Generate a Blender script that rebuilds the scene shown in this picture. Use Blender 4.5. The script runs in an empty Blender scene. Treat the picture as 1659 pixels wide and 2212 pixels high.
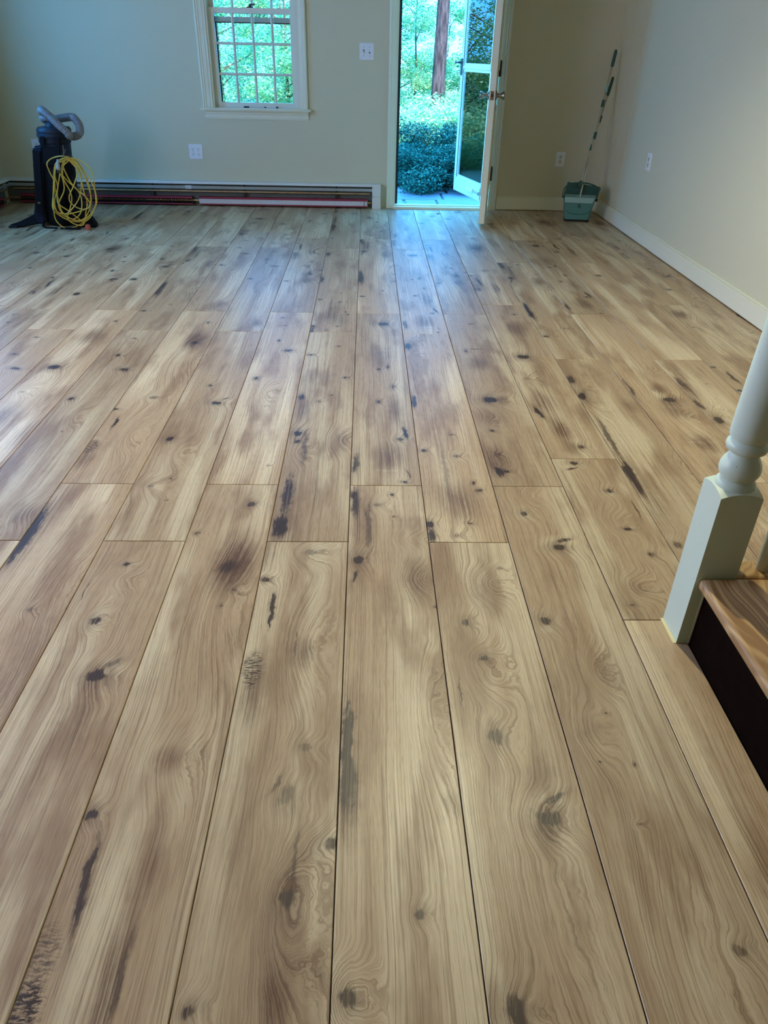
import bpy, bmesh, math, random
from mathutils import Vector, Matrix

# ------------------------------------------------------------------ camera, sky, lights, exposure
scene = bpy.context.scene
COL = scene.collection
PI = math.pi

CAM_F, CAM_PITCH, CAM_ROLL, CAM_YAW, CAM_H = 1567.58, 0.5658, -0.0228, 0.0320, 1.1729
cam_data = bpy.data.cameras.new('camera')
cam = bpy.data.objects.new('camera', cam_data)
COL.objects.link(cam)
cam_data.sensor_fit = 'VERTICAL'
cam_data.sensor_height = 36.0
cam_data.lens = CAM_F / 2212.0 * 36.0
cam_data.clip_start = 0.02
cam_data.clip_end = 300


def camera_basis():
    cy, sy = math.cos(CAM_YAW), math.sin(CAM_YAW)
    cp, sp = math.cos(CAM_PITCH), math.sin(CAM_PITCH)
    cr, sr = math.cos(CAM_ROLL), math.sin(CAM_ROLL)
    right0 = Vector((cy, -sy, 0))
    fwd0 = Vector((sy, cy, 0))
    up = Vector((0, 0, 1))
    fwd = fwd0 * cp - up * sp
    upc = fwd0 * sp + up * cp
    right = right0 * cr - upc * sr
    upv = right0 * sr + upc * cr
    return right, upv, fwd


_r, _u, _f = camera_basis()
cam.matrix_world = Matrix(((_r.x, _u.x, -_f.x, 0), (_r.y, _u.y, -_f.y, 0), (_r.z, _u.z, -_f.z, CAM_H), (0, 0, 0, 1)))
scene.camera = cam

SKY_STRENGTH = 14.0
SUN_ELEVATION, SUN_TURN = math.radians(34), math.radians(168)
world = bpy.data.worlds.new('sky')
scene.world = world
world.use_nodes = True
bg = world.node_tree.nodes['Background']
bg.inputs['Color'].default_value = (0.062, 0.385, 1.0, 1)
bg.inputs['Strength'].default_value = SKY_STRENGTH

SUN_STRENGTH = 16.0
sun_data = bpy.data.lights.new('sun', 'SUN')
sun_data.energy = SUN_STRENGTH
sun_data.color = (1.0, 0.90, 0.72)
sun_data.angle = math.radians(0.6)
sun = bpy.data.objects.new('sun', sun_data)
COL.objects.link(sun)
sun.rotation_euler = (PI / 2 - SUN_ELEVATION, 0, PI - SUN_TURN)

LAMP_POWER = 142.0
LAMP_COLOR = (1.0, 0.97, 0.68)
LAMP_AT = (0.42, 2.60, 2.40)
FILL_POWER = 68.0
FILL_COLOR = (1.0, 0.68, 0.38)
fill_data = bpy.data.lights.new('window_daylight', 'AREA')  # warm area lamp added at the unseen left window to brighten the room
fill_data.shape = 'RECTANGLE'
fill_data.size, fill_data.size_y = 1.30, 1.94
fill_data.energy = FILL_POWER
fill_data.color = FILL_COLOR
fill_lamp = bpy.data.objects.new('window_daylight', fill_data)
fill_lamp.location, fill_lamp.rotation_euler = (-3.22, 2.4, 1.42), (0, -PI / 2, 0)
COL.objects.link(fill_lamp)

scene.view_settings.view_transform = 'Standard'
scene.view_settings.look = 'None'
scene.view_settings.gamma = 1.0
scene.view_settings.use_curve_mapping = False
scene.view_settings.exposure = 0.0
scene.cycles.use_denoising = True
scene.cycles.max_bounces = 7
scene.cycles.diffuse_bounces = 4
scene.cycles.use_adaptive_sampling = True
scene.cycles.adaptive_threshold = 0.15
scene.cycles.adaptive_min_samples = 20
scene.cycles.glossy_bounces = 3
scene.cycles.transparent_max_bounces = 12
scene.cycles.sample_clamp_indirect = 6.0


def portal(name, loc, rot, sx, sy):
    d = bpy.data.lights.new(name, 'AREA')
    d.shape = 'RECTANGLE'
    d.size, d.size_y = sx, sy
    d.cycles.is_portal = True
    o = bpy.data.objects.new(name, d)
    o.location, o.rotation_euler = loc, rot
    COL.objects.link(o)


portal('portal_door', (0.66, 7.02, 1.03), (-PI / 2, 0, 0), 0.84, 2.04)
portal('portal_window', (-0.91, 7.02, 1.42), (-PI / 2, 0, 0), 0.72, 1.34)
portal('portal_side_window', (-3.28, 5.45, 1.42), (0, -PI / 2, 0), 1.36, 1.0)


# ------------------------------------------------------------------ node helpers and materials
class NT:
    def __init__(self, name):
        self.m = bpy.data.materials.new(name)
        self.m.use_nodes = True
        self.t = self.m.node_tree
        self.t.nodes.clear()
        self.out = self.t.nodes.new('ShaderNodeOutputMaterial')

    def n(self, kind, **props):
        nd = self.t.nodes.new(kind)
        for k, v in props.items():
            setattr(nd, k, v)
        return nd

    def put(self, sock, v):
        if v is None:
            return
        if isinstance(v, bpy.types.NodeSocket):
            self.t.links.new(v, sock)
        else:
            sock.default_value = v

    def math(self, op, a, b=None, c=None, clamp=False):
        nd = self.n('ShaderNodeMath', operation=op, use_clamp=clamp)
        for i, v in enumerate((a, b, c)):
            self.put(nd.inputs[i], v)
        return nd.outputs[0]

    def vmath(self, op, a, b=None):
        nd = self.n('ShaderNodeVectorMath', operation=op)
        self.put(nd.inputs[0], a)
        if b is not None:
            self.put(nd.inputs[3] if op == 'SCALE' else nd.inputs[1], b)
        return nd.outputs['Value'] if op in ('LENGTH', 'DOT_PRODUCT') else nd.outputs[0]

    def noise(self, vec, scale=1.0, detail=2.0, rough=0.5, dist=0.0, color=False):
        nd = self.n('ShaderNodeTexNoise')
        self.put(nd.inputs['Vector'], vec)
        nd.inputs['Scale'].default_value = scale
        nd.inputs['Detail'].default_value = detail
        nd.inputs['Roughness'].default_value = rough
        nd.inputs['Distortion'].default_value = dist
        return nd.outputs['Color'] if color else nd.outputs['Fac']

    def step(self, v, a, b, lo=0.0, hi=1.0, smooth=True):
        nd = self.n('ShaderNodeMapRange')
        if smooth:
            nd.interpolation_type = 'SMOOTHSTEP'
        self.put(nd.inputs[0], v)
        for i, x in enumerate((a, b, lo, hi)):
            nd.inputs[1 + i].default_value = x
        return nd.outputs[0]

    def mix(self, fac, a, b):
        nd = self.n('ShaderNodeMix', data_type='RGBA')
        self.put(nd.inputs[0], fac)
        self.put(nd.inputs[6], a if isinstance(a, bpy.types.NodeSocket) else tuple(a)[:3] + (1,))
        self.put(nd.inputs[7], b if isinstance(b, bpy.types.NodeSocket) else tuple(b)[:3] + (1,))
        return nd.outputs[2]

    def combine(self, x, y, z=0.0):
        nd = self.n('ShaderNodeCombineXYZ')
        for i, v in enumerate((x, y, z)):
            self.put(nd.inputs[i], v)
        return nd.outputs[0]

    def sep(self, v):
        nd = self.n('ShaderNodeSeparateXYZ')
        self.put(nd.inputs[0], v)
        return nd.outputs

    def obj(self):
        return self.n('ShaderNodeTexCoord').outputs['Object']

    def bsdf(self, color, rough=0.5, metal=0.0, spec=0.5, bump=None, bump_s=0.2, bump_d=0.002):
        b = self.n('ShaderNodeBsdfPrincipled')
        self.put(b.inputs['Base Color'], color if isinstance(color, bpy.types.NodeSocket) else tuple(color)[:3] + (1,))
        self.put(b.inputs['Roughness'], rough)
        b.inputs['Metallic'].default_value = metal
        b.inputs['Specular IOR Level'].default_value = spec
        if bump is not None:
            bn = self.n('ShaderNodeBump')
            bn.inputs['Strength'].default_value = bump_s
            bn.inputs['Distance'].default_value = bump_d
            self.put(bn.inputs['Height'], bump)
            self.t.links.new(bn.outputs[0], b.inputs['Normal'])
        self.t.links.new(b.outputs[0], self.out.inputs[0])
        return b


def plain(name, color, rough=0.5, metal=0.0, var=0.08, scale=30.0, bump=0.0, spec=0.5):
    t = NT(name)
    nz = t.noise(t.obj(), scale, 3)
    dark = tuple(c * (1 - var) for c in color)
    lite = tuple(min(1, c * (1 + var)) for c in color)
    t.bsdf(t.mix(nz, dark, lite), rough, metal, spec, nz if bump else None, bump)
    return t.m


def paint(name, color, rough=0.55, chips=False):
    t = NT(name)
    o = t.obj()
    big = t.noise(o, 1.3, 2)
    fine = t.noise(o, 260, 2)
    c = t.mix(big, tuple(x * 0.965 for x in color), tuple(min(1, x * 1.02) for x in color))
    if chips:
        sp = t.step(t.noise(o, 95, 2), 0.76, 0.79)
        c = t.mix(sp, c, (0.06, 0.05, 0.04))
    t.bsdf(c, rough, 0, 0.4, fine, 0.12, 0.0006)
    return t.m


def glass(name, tint=(0.93, 0.97, 0.97)):
    t = NT(name)
    tr = t.n('ShaderNodeBsdfTransparent')
    tr.inputs[0].default_value = tint + (1,)
    gl = t.n('ShaderNodeBsdfGlossy')
    gl.inputs['Roughness'].default_value = 0.01
    fr = t.n('ShaderNodeFresnel')
    fr.inputs[0].default_value = 1.5
    mx = t.n('ShaderNodeMixShader')
    t.t.links.new(fr.outputs[0], mx.inputs[0])
    t.t.links.new(tr.outputs[0], mx.inputs[1])
    t.t.links.new(gl.outputs[0], mx.inputs[2])
    t.t.links.new(mx.outputs[0], t.out.inputs[0])
    return t.m


def leaf_mat(name, c0, c1, c2, trans=0.35):
    t = NT(name)
    g = t.n('ShaderNodeNewGeometry')
    ri = g.outputs['Random Per Island']
    c = t.mix(t.step(ri, 0.0, 0.6, smooth=False), c0, c1)
    c = t.mix(t.step(ri, 0.6, 1.0, smooth=False), c, c2)
    d = t.n('ShaderNodeBsdfDiffuse')
    tl = t.n('ShaderNodeBsdfTranslucent')
    t.put(d.inputs[0], c)
    t.put(tl.inputs[0], c)
    mx = t.n('ShaderNodeMixShader')
    mx.inputs[0].default_value = trans
    t.t.links.new(d.outputs[0], mx.inputs[1])
    t.t.links.new(tl.outputs[0], mx.inputs[2])
    t.t.links.new(mx.outputs[0], t.out.inputs[0])
    return t.m


WOOD_TAN = (0.490, 0.358, 0.214)
WOOD_MID = (0.310, 0.192, 0.098)
WOOD_LIGHT = (0.70, 0.592, 0.395)
WOOD_BROWN = (0.160, 0.083, 0.040)
WOOD_DARK = (0.045, 0.019, 0.008)


def wood_print(name, feats, seed, warm=0.0):
    """One printed plank design: the print is laid out in plank metres (u across, v along)."""
    t = NT(name)
    rnd = t.n('ShaderNodeObjectInfo').outputs['Random']
    P = t.obj()
    off = t.combine(t.math('MULTIPLY', rnd, 3.0), seed * 1.7, t.math('MULTIPLY', rnd, 11.0))
    Q = t.vmath('ADD', P, off)
    w1 = t.vmath('SCALE', t.vmath('SUBTRACT', t.noise(Q, 16, 2, color=True), (0.5, 0.5, 0.5)), 0.022)
    w2 = t.vmath('SCALE', t.vmath('SUBTRACT', t.noise(Q, 70, 2, color=True), (0.5, 0.5, 0.5)), 0.009)
    Pw = t.vmath('ADD', P, t.vmath('ADD', w1, w2))
    fib = t.noise(t.vmath('MULTIPLY', Q, (190.0, 34.0, 1.0)), 1.0, 3, 0.65)
    rag = t.math('MULTIPLY_ADD', fib, 1.5, -0.75)
    core = halo = light = patch = G = ringy = None

    def acc(old, v, k):
        return t.math('MULTIPLY_ADD', v, k, old if old is not None else 0.0)

    for (kind, u, v, a, b, rot, s) in feats:
        mp = t.n('ShaderNodeMapping', vector_type='TEXTURE')
        t.put(mp.inputs['Vector'], Pw)
        mp.inputs['Location'].default_value = (u, v, 0)
        mp.inputs['Rotation'].default_value = (0, 0, -rot)
        mp.inputs['Scale'].default_value = (a, b, 1)
        d = t.vmath('LENGTH', mp.outputs[0])
        de = t.math('ADD', d, rag) if kind in 'ksp' else d
        if kind == 'k':
            core = acc(core, t.step(de, 1.10, 0.50), s)
            halo = acc(halo, t.step(d, 3.2, 0.6), 0.62 * s)
            G = acc(G, t.step(d, 4.6, 0.0), 0.030 * min(1.0, a / 0.016))
            if a > 0.008:
                light = acc(light, t.step(d, 3.4, 1.6), 0.30)
        elif kind == 'c':
            halo = acc(halo, t.step(d, 1.6, 0.1), 1.05 * s)
        elif kind == 's':
            core = acc(core, t.step(de, 1.15, 0.35), 1.05 * s)
            halo = acc(halo, t.step(d, 2.4, 0.6), 0.35 * s)
        elif kind == 'l':
            light = acc(light, t.step(d, 1.5, 0.1), s)
        elif kind == 'r':
            rs = t.step(d, 2.3, 0.0)
            G = acc(G, rs, 0.036 * s)
            ringy = acc(ringy, rs, 0.5 * s)
        elif kind == 'p':
            patch = acc(patch, t.step(d, 1.25, 0.55), s)
    xyz = t.sep(P)
    qz = t.sep(off)
    low = t.noise(t.combine(t.math('MULTIPLY_ADD', xyz[0], 9.0, qz[0]), t.math('MULTIPLY_ADD', xyz[1], 1.5, qz[2]), seed), 1.0, 2)
    g = t.math('MULTIPLY_ADD', low, 0.036, xyz[0])
    if G is not None:
        g = t.math('ADD', g, G)
    ys = t.math('MULTIPLY', xyz[1], 1.0)
    lines = t.noise(t.combine(t.math('MULTIPLY', g, 265.0), t.math('MULTIPLY_ADD', ys, 1.6, qz[2]), seed), 1.0, 2.5, 0.62)
    thin = t.step(lines, 0.53, 0.70)
    lines = t.step(lines, 0.36, 0.66)
    fine = t.noise(t.combine(t.math('MULTIPLY', g, 620.0), t.math('MULTIPLY', ys, 16.0), seed + 3.0), 1.0, 2.0, 0.6)
    streak = t.noise(t.combine(t.math('MULTIPLY', xyz[0], 230.0), t.math('MULTIPLY_ADD', ys, 3.0, qz[0]), seed + 9.0), 1.0, 2.0, 0.6)
    broad = t.noise(t.combine(t.math('MULTIPLY_ADD', xyz[0], 10.0, qz[2]), t.math('MULTIPLY_ADD', xyz[1], 0.8, qz[0]), seed + 5.0), 1.0, 2)
    blot = t.noise(t.vmath('MULTIPLY', Q, (13.0, 2.8, 1.0)), 1.0, 3)
    lfac = t.step(broad, 0.44, 0.64, 0.0, 0.85)
    if light is not None:
        lfac = t.math('MULTIPLY_ADD', light, 0.95, lfac, clamp=True)
    col = t.mix(lfac, WOOD_TAN, WOOD_LIGHT)
    col = t.mix(t.step(blot, 0.47, 0.70, 0.0, 0.85), col, WOOD_MID)
    lk = t.math('MULTIPLY', lines, 0.40)
    if ringy is not None:
        lk = t.math('MULTIPLY', lines, t.math('MULTIPLY_ADD', ringy, 0.32, 0.40, clamp=True))
    col = t.mix(lk, col, WOOD_MID)
    col = t.mix(t.math('MULTIPLY', thin, t.math('MULTIPLY_ADD', blot, 1.3, -0.22)), col, WOOD_BROWN)
    col = t.mix(t.step(fine, 0.38, 0.66, 0.0, 0.42), col, t.mix(0.5, col, WOOD_LIGHT))
    pore = t.step(t.noise(t.combine(t.math('MULTIPLY', g, 900.0), t.math('MULTIPLY', ys, 24.0), seed + 6.0), 1.0, 1.5), 0.56, 0.70, 1.0, 0.74)
    col = t.vmath('SCALE', col, pore)
    if halo is not None:
        hv = t.math('MULTIPLY', halo, t.math('MULTIPLY_ADD', lines, 0.55, t.math('MULTIPLY', fib, 0.85)), clamp=True)
        col = t.mix(hv, col, WOOD_BROWN)
    if patch is not None:
        mott = t.step(t.noise(t.vmath('MULTIPLY', Pw, (55.0, 210.0, 1.0)), 1.0, 4, 0.7), 0.40, 0.62)
        col = t.mix(t.math('MULTIPLY', patch, mott, clamp=True), col, WOOD_DARK)
    if core is not None:
        cv = t.math('MULTIPLY', core, t.step(streak, 0.26, 0.60, 0.55, 1.25), clamp=True)
        col = t.mix(t.math('MULTIPLY', cv, 0.92), col, WOOD_DARK)
    gm = t.n('ShaderNodeGamma')
    t.put(gm.inputs[0], col)
    gm.inputs[1].default_value = 1.17
    col = gm.outputs[0]
    tone = t.math('MULTIPLY_ADD', rnd, 0.30, 0.94)
    col = t.vmath('SCALE', col, tone)
    rough = t.math('MULTIPLY_ADD', lines, 0.06, 0.40)
    t.bsdf(col, rough, 0.0, 0.6, t.math('MULTIPLY_ADD', lines, -0.6, fine), 0.16, 0.0006)
    return t.m


def pine(name, axis, c0, c1, freq=90.0):
    t = NT(name)
    P = t.obj()
    s = t.sep(P)
    across, along = (s[0], s[1]) if axis == 'y' else (s[1], s[0])
    low = t.noise(t.combine(t.math('MULTIPLY', across, 7.0), t.math('MULTIPLY', along, 2.2), 4.0), 1.0, 1.5)
    g = t.math('MULTIPLY_ADD', low, 0.22, across)
    l = t.noise(t.combine(t.math('MULTIPLY', g, freq), t.math('MULTIPLY', along, 1.2), 2.0), 1.0, 2, 0.6)
    l = t.step(l, 0.40, 0.62)
    f = t.noise(t.combine(t.math('MULTIPLY', across, 500.0), t.math('MULTIPLY', along, 9.0), 0.0), 1.0, 2)
    c = t.mix(l, c1, c0)
    c = t.mix(t.math('MULTIPLY', f, 0.3), c, c0)
    nick = t.step(t.noise(P, 60, 1), 0.78, 0.80)
    c = t.mix(nick, c, (0.05, 0.03, 0.02))
    t.bsdf(c, 0.42, 0, 0.5, l, 0.1, 0.0006)
    return t.m


def bark(name, c0, c1):
    t = NT(name)
    s = t.sep(t.obj())
    n1 = t.noise(t.combine(t.math('MULTIPLY', s[0], 22.0), t.math('MULTIPLY', s[1], 22.0), t.math('MULTIPLY', s[2], 4.0)), 1.0, 4, 0.65)
    c = t.mix(t.step(n1, 0.35, 0.65), c0, c1)
    t.bsdf(c, 0.9, 0, 0.2, n1, 0.8, 0.03)
    return t.m


# ------------------------------------------------------------------ mesh helpers
class MB:
    def __init__(self):
        self.v, self.f = [], []

    def add(self, vs, fs):
        o = len(self.v)
        self.v += [tuple(x) for x in vs]
        self.f += [tuple(i + o for i in f) for f in fs]
        return self

    def box(self, x0, x1, y0, y1, z0, z1):
        vs = [(x, y, z) for z in (z0, z1) for y in (y0, y1) for x in (x0, x1)]
        return self.add(vs, [(0, 2, 3, 1), (4, 5, 7, 6), (0, 1, 5, 4), (2, 6, 7, 3), (0, 4, 6, 2), (1, 3, 7, 5)])

    def prism(self, pts, axis, a, b):
        """pts: 2-D outline (ccw); axis: 'x','y','z' extrusion axis from a to b."""
        def p3(p, h):
            return {'x': (h, p[0], p[1]), 'y': (p[0], h, p[1]), 'z': (p[0], p[1], h)}[axis]
        n = len(pts)
        vs = [p3(p, a) for p in pts] + [p3(p, b) for p in pts]
        fs = [tuple(range(n))[::-1], tuple(range(n, 2 * n))]
        fs += [(i, (i + 1) % n, n + (i + 1) % n, n + i) for i in range(n)]
        return self.add(vs, fs)

    def lathe(self, prof, n=24, cx=0.0, cy=0.0, axis='z'):
        """prof: list of (radius, height)."""
        vs, fs = [], []
        for (r, h) in prof:
            for i in range(n):
                a = 2 * PI * i / n
                x, y = r * math.cos(a), r * math.sin(a)
                vs.append({'z': (cx + x, cy + y, h), 'y': (cx + x, h, cy + y), 'x': (h, cx + x, cy + y)}[axis])
        for j in range(len(prof) - 1):
            for i in range(n):
                k = (i + 1) % n
                fs.append((j * n + i, j * n + k, (j + 1) * n + k, (j + 1) * n + i))
        fs.append(tuple(range(n))[::-1])
        fs.append(tuple(range((len(prof) - 1) * n, len(prof) * n)))
        return self.add(vs, fs)

    def tube(self, pts, rad, n=10, closed=False):
        """sweep a circle of radius rad (number or function of index) along pts."""
        pts = [Vector(p) for p in pts]
        m = len(pts)
        T = []
        for i in range(m):
            if closed:
                d = pts[(i + 1) % m] - pts[i - 1]
            else:
                d = pts[min(i + 1, m - 1)] - pts[max(i - 1, 0)]
            T.append(d.normalized() if d.length > 1e-9 else Vector((0, 0, 1)))
        ref = Vector((0, 0, 1)) if abs(T[0].z) < 0.9 else Vector((1, 0, 0))
        nrm = (ref - T[0] * ref.dot(T[0])).normalized()
        vs, fs = [], []
        for i in range(m):
            nrm = (nrm - T[i] * nrm.dot(T[i])).normalized()
            bi = T[i].cross(nrm)
            r = rad(i) if callable(rad) else rad
            for k in range(n):
                a = 2 * PI * k / n
                vs.append(pts[i] + (nrm * math.cos(a) + bi * math.sin(a)) * r)
        for i in range(m if closed else m - 1):
            j = (i + 1) % m
            for k in range(n):
                q = (k + 1) % n
                fs.append((i * n + k, i * n + q, j * n + q, j * n + k))
        if not closed:
            fs.append(tuple(range(n))[::-1])
            fs.append(tuple(range((m - 1) * n, m * n)))
        return self.add(vs, fs)

    def ribbon(self, pts, wid, thick, side=(1, 0, 0)):
        """flat strap along pts, widened along `side`."""
        pts = [Vector(p) for p in pts]
        m = len(pts)
        vs, fs = [], []
        for i, p in enumerate(pts):
            d = (pts[min(i + 1, m - 1)] - pts[max(i - 1, 0)]).normalized()
            s = Vector(side)
            s = (s - d * s.dot(d)).normalized()
            nn = d.cross(s)
            w = wid(i) if callable(wid) else wid
            for a, b in ((-1, -1), (1, -1), (1, 1), (-1, 1)):
                vs.append(p + s * a * w / 2 + nn * b * thick / 2)
        for i in range(m - 1):
            for k in range(4):
                q = (k + 1) % 4
                fs.append((i * 4 + k, i * 4 + q, i * 4 + 4 + q, i * 4 + 4 + k))
        fs += [(3, 2, 1, 0), tuple(range((m - 1) * 4, m * 4))]
        return self.add(vs, fs)

    def data(self, name, m=None, smooth=False, bevel=0.0, seg=2):
        me = bpy.data.meshes.new(name)
        me.from_pydata(self.v, [], self.f)
        bm = bmesh.new()
        bm.from_mesh(me)
        bmesh.ops.recalc_face_normals(bm, faces=bm.faces)
        if bevel:
            bmesh.ops.bevel(bm, geom=[e for e in bm.edges if e.is_manifold and e.calc_face_angle(0) > 0.5], offset=bevel, segments=seg, affect='EDGES', clamp_overlap=True)
        bm.to_mesh(me)
        bm.free()
        if m:
            me.materials.append(m)
        if smooth:
            for p in me.polygons:
                p.use_smooth = True
            me.set_sharp_from_angle(angle=math.radians(38))
        me.update()
        return me

    def build(self, name, m, parent=None, smooth=False, bevel=0.0, seg=2, loc=None, rot=None):
        o = bpy.data.objects.new(name, self.data(name, m, smooth, bevel, seg))
        COL.objects.link(o)
        if parent:
            o.parent = parent
        if loc:
            o.location = loc
        if rot:
            o.rotation_euler = rot
        return o


def spline(ctrl, per=8, closed=False):
    """Catmull-Rom through control points."""
    P = [Vector(p) for p in ctrl]
    n = len(P)
    out = []
    rng = range(n if closed else n - 1)
    for i in rng:
        if closed:
            a, b, c, d = P[(i - 1) % n], P[i], P[(i + 1) % n], P[(i + 2) % n]
        else:
            a, b, c, d = P[max(i - 1, 0)], P[i], P[i + 1], P[min(i + 2, n - 1)]
        for k in range(per):
            s = k / per
            out.append(0.5 * ((2 * b) + (c - a) * s + (2 * a - 5 * b + 4 * c - d) * s * s + (3 * b - a - 3 * c + d) * s ** 3))
    if not closed:
        out.append(P[-1])
    return out


def empty(name, loc=(0, 0, 0), rot=(0, 0, 0)):
    o = bpy.data.objects.new(name, None)
    COL.objects.link(o)
    o.location, o.rotation_euler = loc, rot
    o.empty_display_size = 0.1
    return o


def tag(o, label, cat, group=None):
    o['label'] = label
    o['category'] = cat
    if group:
        o['group'] = group
    return o


def structure(o):
    o['kind'] = 'structure'
    return o


def copy_tree(o, parent=None):
    c = o.copy()
    COL.objects.link(c)
    if parent:
        c.parent = parent
    for ch in list(o.children):
        copy_tree(ch, c)
    return c


# ------------------------------------------------------------------ palette
M = {}
M['wall'] = paint('wall_paint', (0.645, 0.60, 0.405), 0.6)
M['ceiling'] = paint('ceiling_paint', (0.40, 0.37, 0.30), 0.7)
M['trim'] = paint('trim_paint', (0.78, 0.755, 0.56), 0.38)
M['newel'] = paint('newel_paint', (0.62, 0.715, 0.56), 0.42, chips=True)
M['baluster'] = paint('baluster_paint', (0.70, 0.66, 0.54), 0.42)
M['sash'] = paint('sash_paint', (0.78, 0.77, 0.62), 0.4)
M['storm'] = plain('storm_frame_aluminium', (0.66, 0.58, 0.50), 0.35, 0.0, 0.05)
M['glass'] = glass('window_glass')
M['black'] = plain('black_rubber', (0.012, 0.012, 0.014), 0.6)
M['nickel'] = plain('tarnished_nickel', (0.33, 0.29, 0.22), 0.32, 1.0, 0.2, 60)
M['iron'] = plain('black_hinge_iron', (0.02, 0.018, 0.016), 0.5)
M['plate'] = plain('white_plate_plastic', (0.80, 0.81, 0.80), 0.35, 0, 0.02)
M['ivory'] = plain('ivory_receptacle_plastic', (0.66, 0.62, 0.47), 0.35, 0, 0.02)
M['slot'] = plain('dark_slot', (0.03, 0.028, 0.025), 0.6)
M['heater'] = paint('heater_enamel', (0.70, 0.71, 0.64), 0.4)
M['heater_back'] = plain('heater_back_steel', (0.13, 0.14, 0.12), 0.6, 0.0, 0.15)
M['damper'] = plain('damper_steel', (0.62, 0.66, 0.66), 0.35, 0.6, 0.06)
M['copper'] = plain('aged_copper', (0.52, 0.36, 0.19), 0.42, 0.8, 0.35, 22)
M['fin'] = plain('fin_aluminium', (0.10, 0.09, 0.11), 0.5, 0.5, 0.2)
M['fin_red'] = plain('fin_red_edge', (0.30, 0.025, 0.05), 0.5, 0.0, 0.2)
M['fin_white'] = plain('fin_label_white', (0.62, 0.60, 0.58), 0.5, 0.0, 0.1, 60)
M['sub'] = plain('dark_subfloor', (0.035, 0.027, 0.02), 0.9)
M['stair'] = pine('pine_tread', 'y', (0.60, 0.385, 0.17), (0.27, 0.135, 0.05), 80)
M['riser'] = plain('dark_stained_riser', (0.007, 0.0035, 0.0025), 0.7, 0, 0.6, 25, 0.0, 0.02)
M['vac'] = plain('navy_black_plastic', (0.018, 0.024, 0.036), 0.42, 0, 0.25, 20, 0.0, 0.15)
M['vac_lid'] = plain('dark_slate_lid', (0.024, 0.034, 0.048), 0.38, 0, 0.2, 20, 0.0, 0.15)
M['webbing'] = plain('black_webbing', (0.008, 0.008, 0.010), 0.85, 0, 0.3, 200, 0.0, 0.15)
M['pad'] = plain('navy_padding', (0.014, 0.019, 0.036), 0.8, 0, 0.3, 60, 0.0, 0.15)
M['hose'] = plain('grey_hose_vinyl', (0.20, 0.20, 0.20), 0.5, 0, 0.08)
M['hose_dark'] = plain('hose_groove', (0.09, 0.09, 0.09), 0.6, 0, 0.08)
M['yellow'] = plain('yellow_cord_jacket', (0.66, 0.44, 0.055), 0.42, 0, 0.12, 40)
M['plug'] = plain('clear_plug_plastic', (0.42, 0.42, 0.44), 0.25, 0, 0.1)
M['orange'] = plain('faded_orange_plastic', (0.56, 0.11, 0.055), 0.5, 0, 0.2)
M['twine'] = plain('brown_twine', (0.16, 0.10, 0.07), 0.9, 0, 0.3, 150)
M['pan'] = plain('teal_green_plastic', (0.075, 0.20, 0.165), 0.42, 0, 0.06)
M['pan_dark'] = plain('dark_green_plastic', (0.022, 0.085, 0.062), 0.45, 0, 0.1)
M['comb'] = plain('pale_teal_plastic', (0.26, 0.42, 0.36), 0.42, 0, 0.06)
M['steel'] = plain('brushed_steel_pole', (0.60, 0.56, 0.48), 0.25, 0.9, 0.1, 80)
M['pen'] = plain('white_pen_barrel', (0.80, 0.80, 0.78), 0.35, 0, 0.03)
M['stone'] = plain('blue_grey_stone', (0.17, 0.18, 0.21), 0.8, 0, 0.22, 9, 0.3)
M['soil'] = plain('leafy_ground', (0.20, 0.22, 0.13), 0.95, 0, 0.4, 3)
M['shade'] = plain('white_lamp_shade', (0.85, 0.83, 0.78), 0.4, 0, 0.02)
M['leaf'] = leaf_mat('woodland_leaf', (0.09, 0.26, 0.14), (0.20, 0.46, 0.22), (0.46, 0.64, 0.30), 0.45)
M['leaf_b'] = leaf_mat('bright_leaf', (0.14, 0.36, 0.17), (0.28, 0.56, 0.26), (0.55, 0.70, 0.33), 0.45)
M['juniper'] = leaf_mat('juniper_needle', (0.012, 0.06, 0.045), (0.028, 0.12, 0.085), (0.07, 0.22, 0.15), 0.15)
M['bark'] = bark('grey_brown_bark', (0.02, 0.014, 0.013), (0.075, 0.055, 0.05))
M['bark_pale'] = bark('pale_bark', (0.06, 0.055, 0.06), (0.17, 0.155, 0.165))
M['twig'] = bark('brown_twig', (0.06, 0.045, 0.03), (0.16, 0.12, 0.08))
M['gap'] = plain('pale_raw_edge', (0.78, 0.66, 0.34), 0.7)
M['debris'] = plain('dry_leaf', (0.05, 0.04, 0.025), 0.8)

# ------------------------------------------------------------------ room shell
XL, XR, YB, YF, ZC = -3.105, 2.035, 6.87, -3.0, 2.44
T = 0.14
DX0, DX1, DZ = 0.245, 1.075, 2.06                     # door opening
WX0, WX1, WZ0, WZ1 = -1.262, -0.556, 0.742, 2.08      # window opening

floor = MB().box(XL, XR, YF, YB, -0.12, -0.009).build('floor', M['sub'])
structure(floor)

w = MB()
w.box(XL - T, WX0, YB, YB + T, -0.12, ZC)
w.box(WX0, WX1, YB, YB + T, -0.12, WZ0)
w.box(WX0, WX1, YB, YB + T, WZ1, ZC)
w.box(WX1, DX0, YB, YB + T, -0.12, ZC)
w.box(DX0, DX1, YB, YB + T, DZ, ZC)
w.box(DX0, DX1, YB, YB + T, -0.12, -0.009)
w.box(DX1, XR + T, YB, YB + T, -0.12, ZC)
structure(w.build('wall_back', M['wall']))

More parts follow.
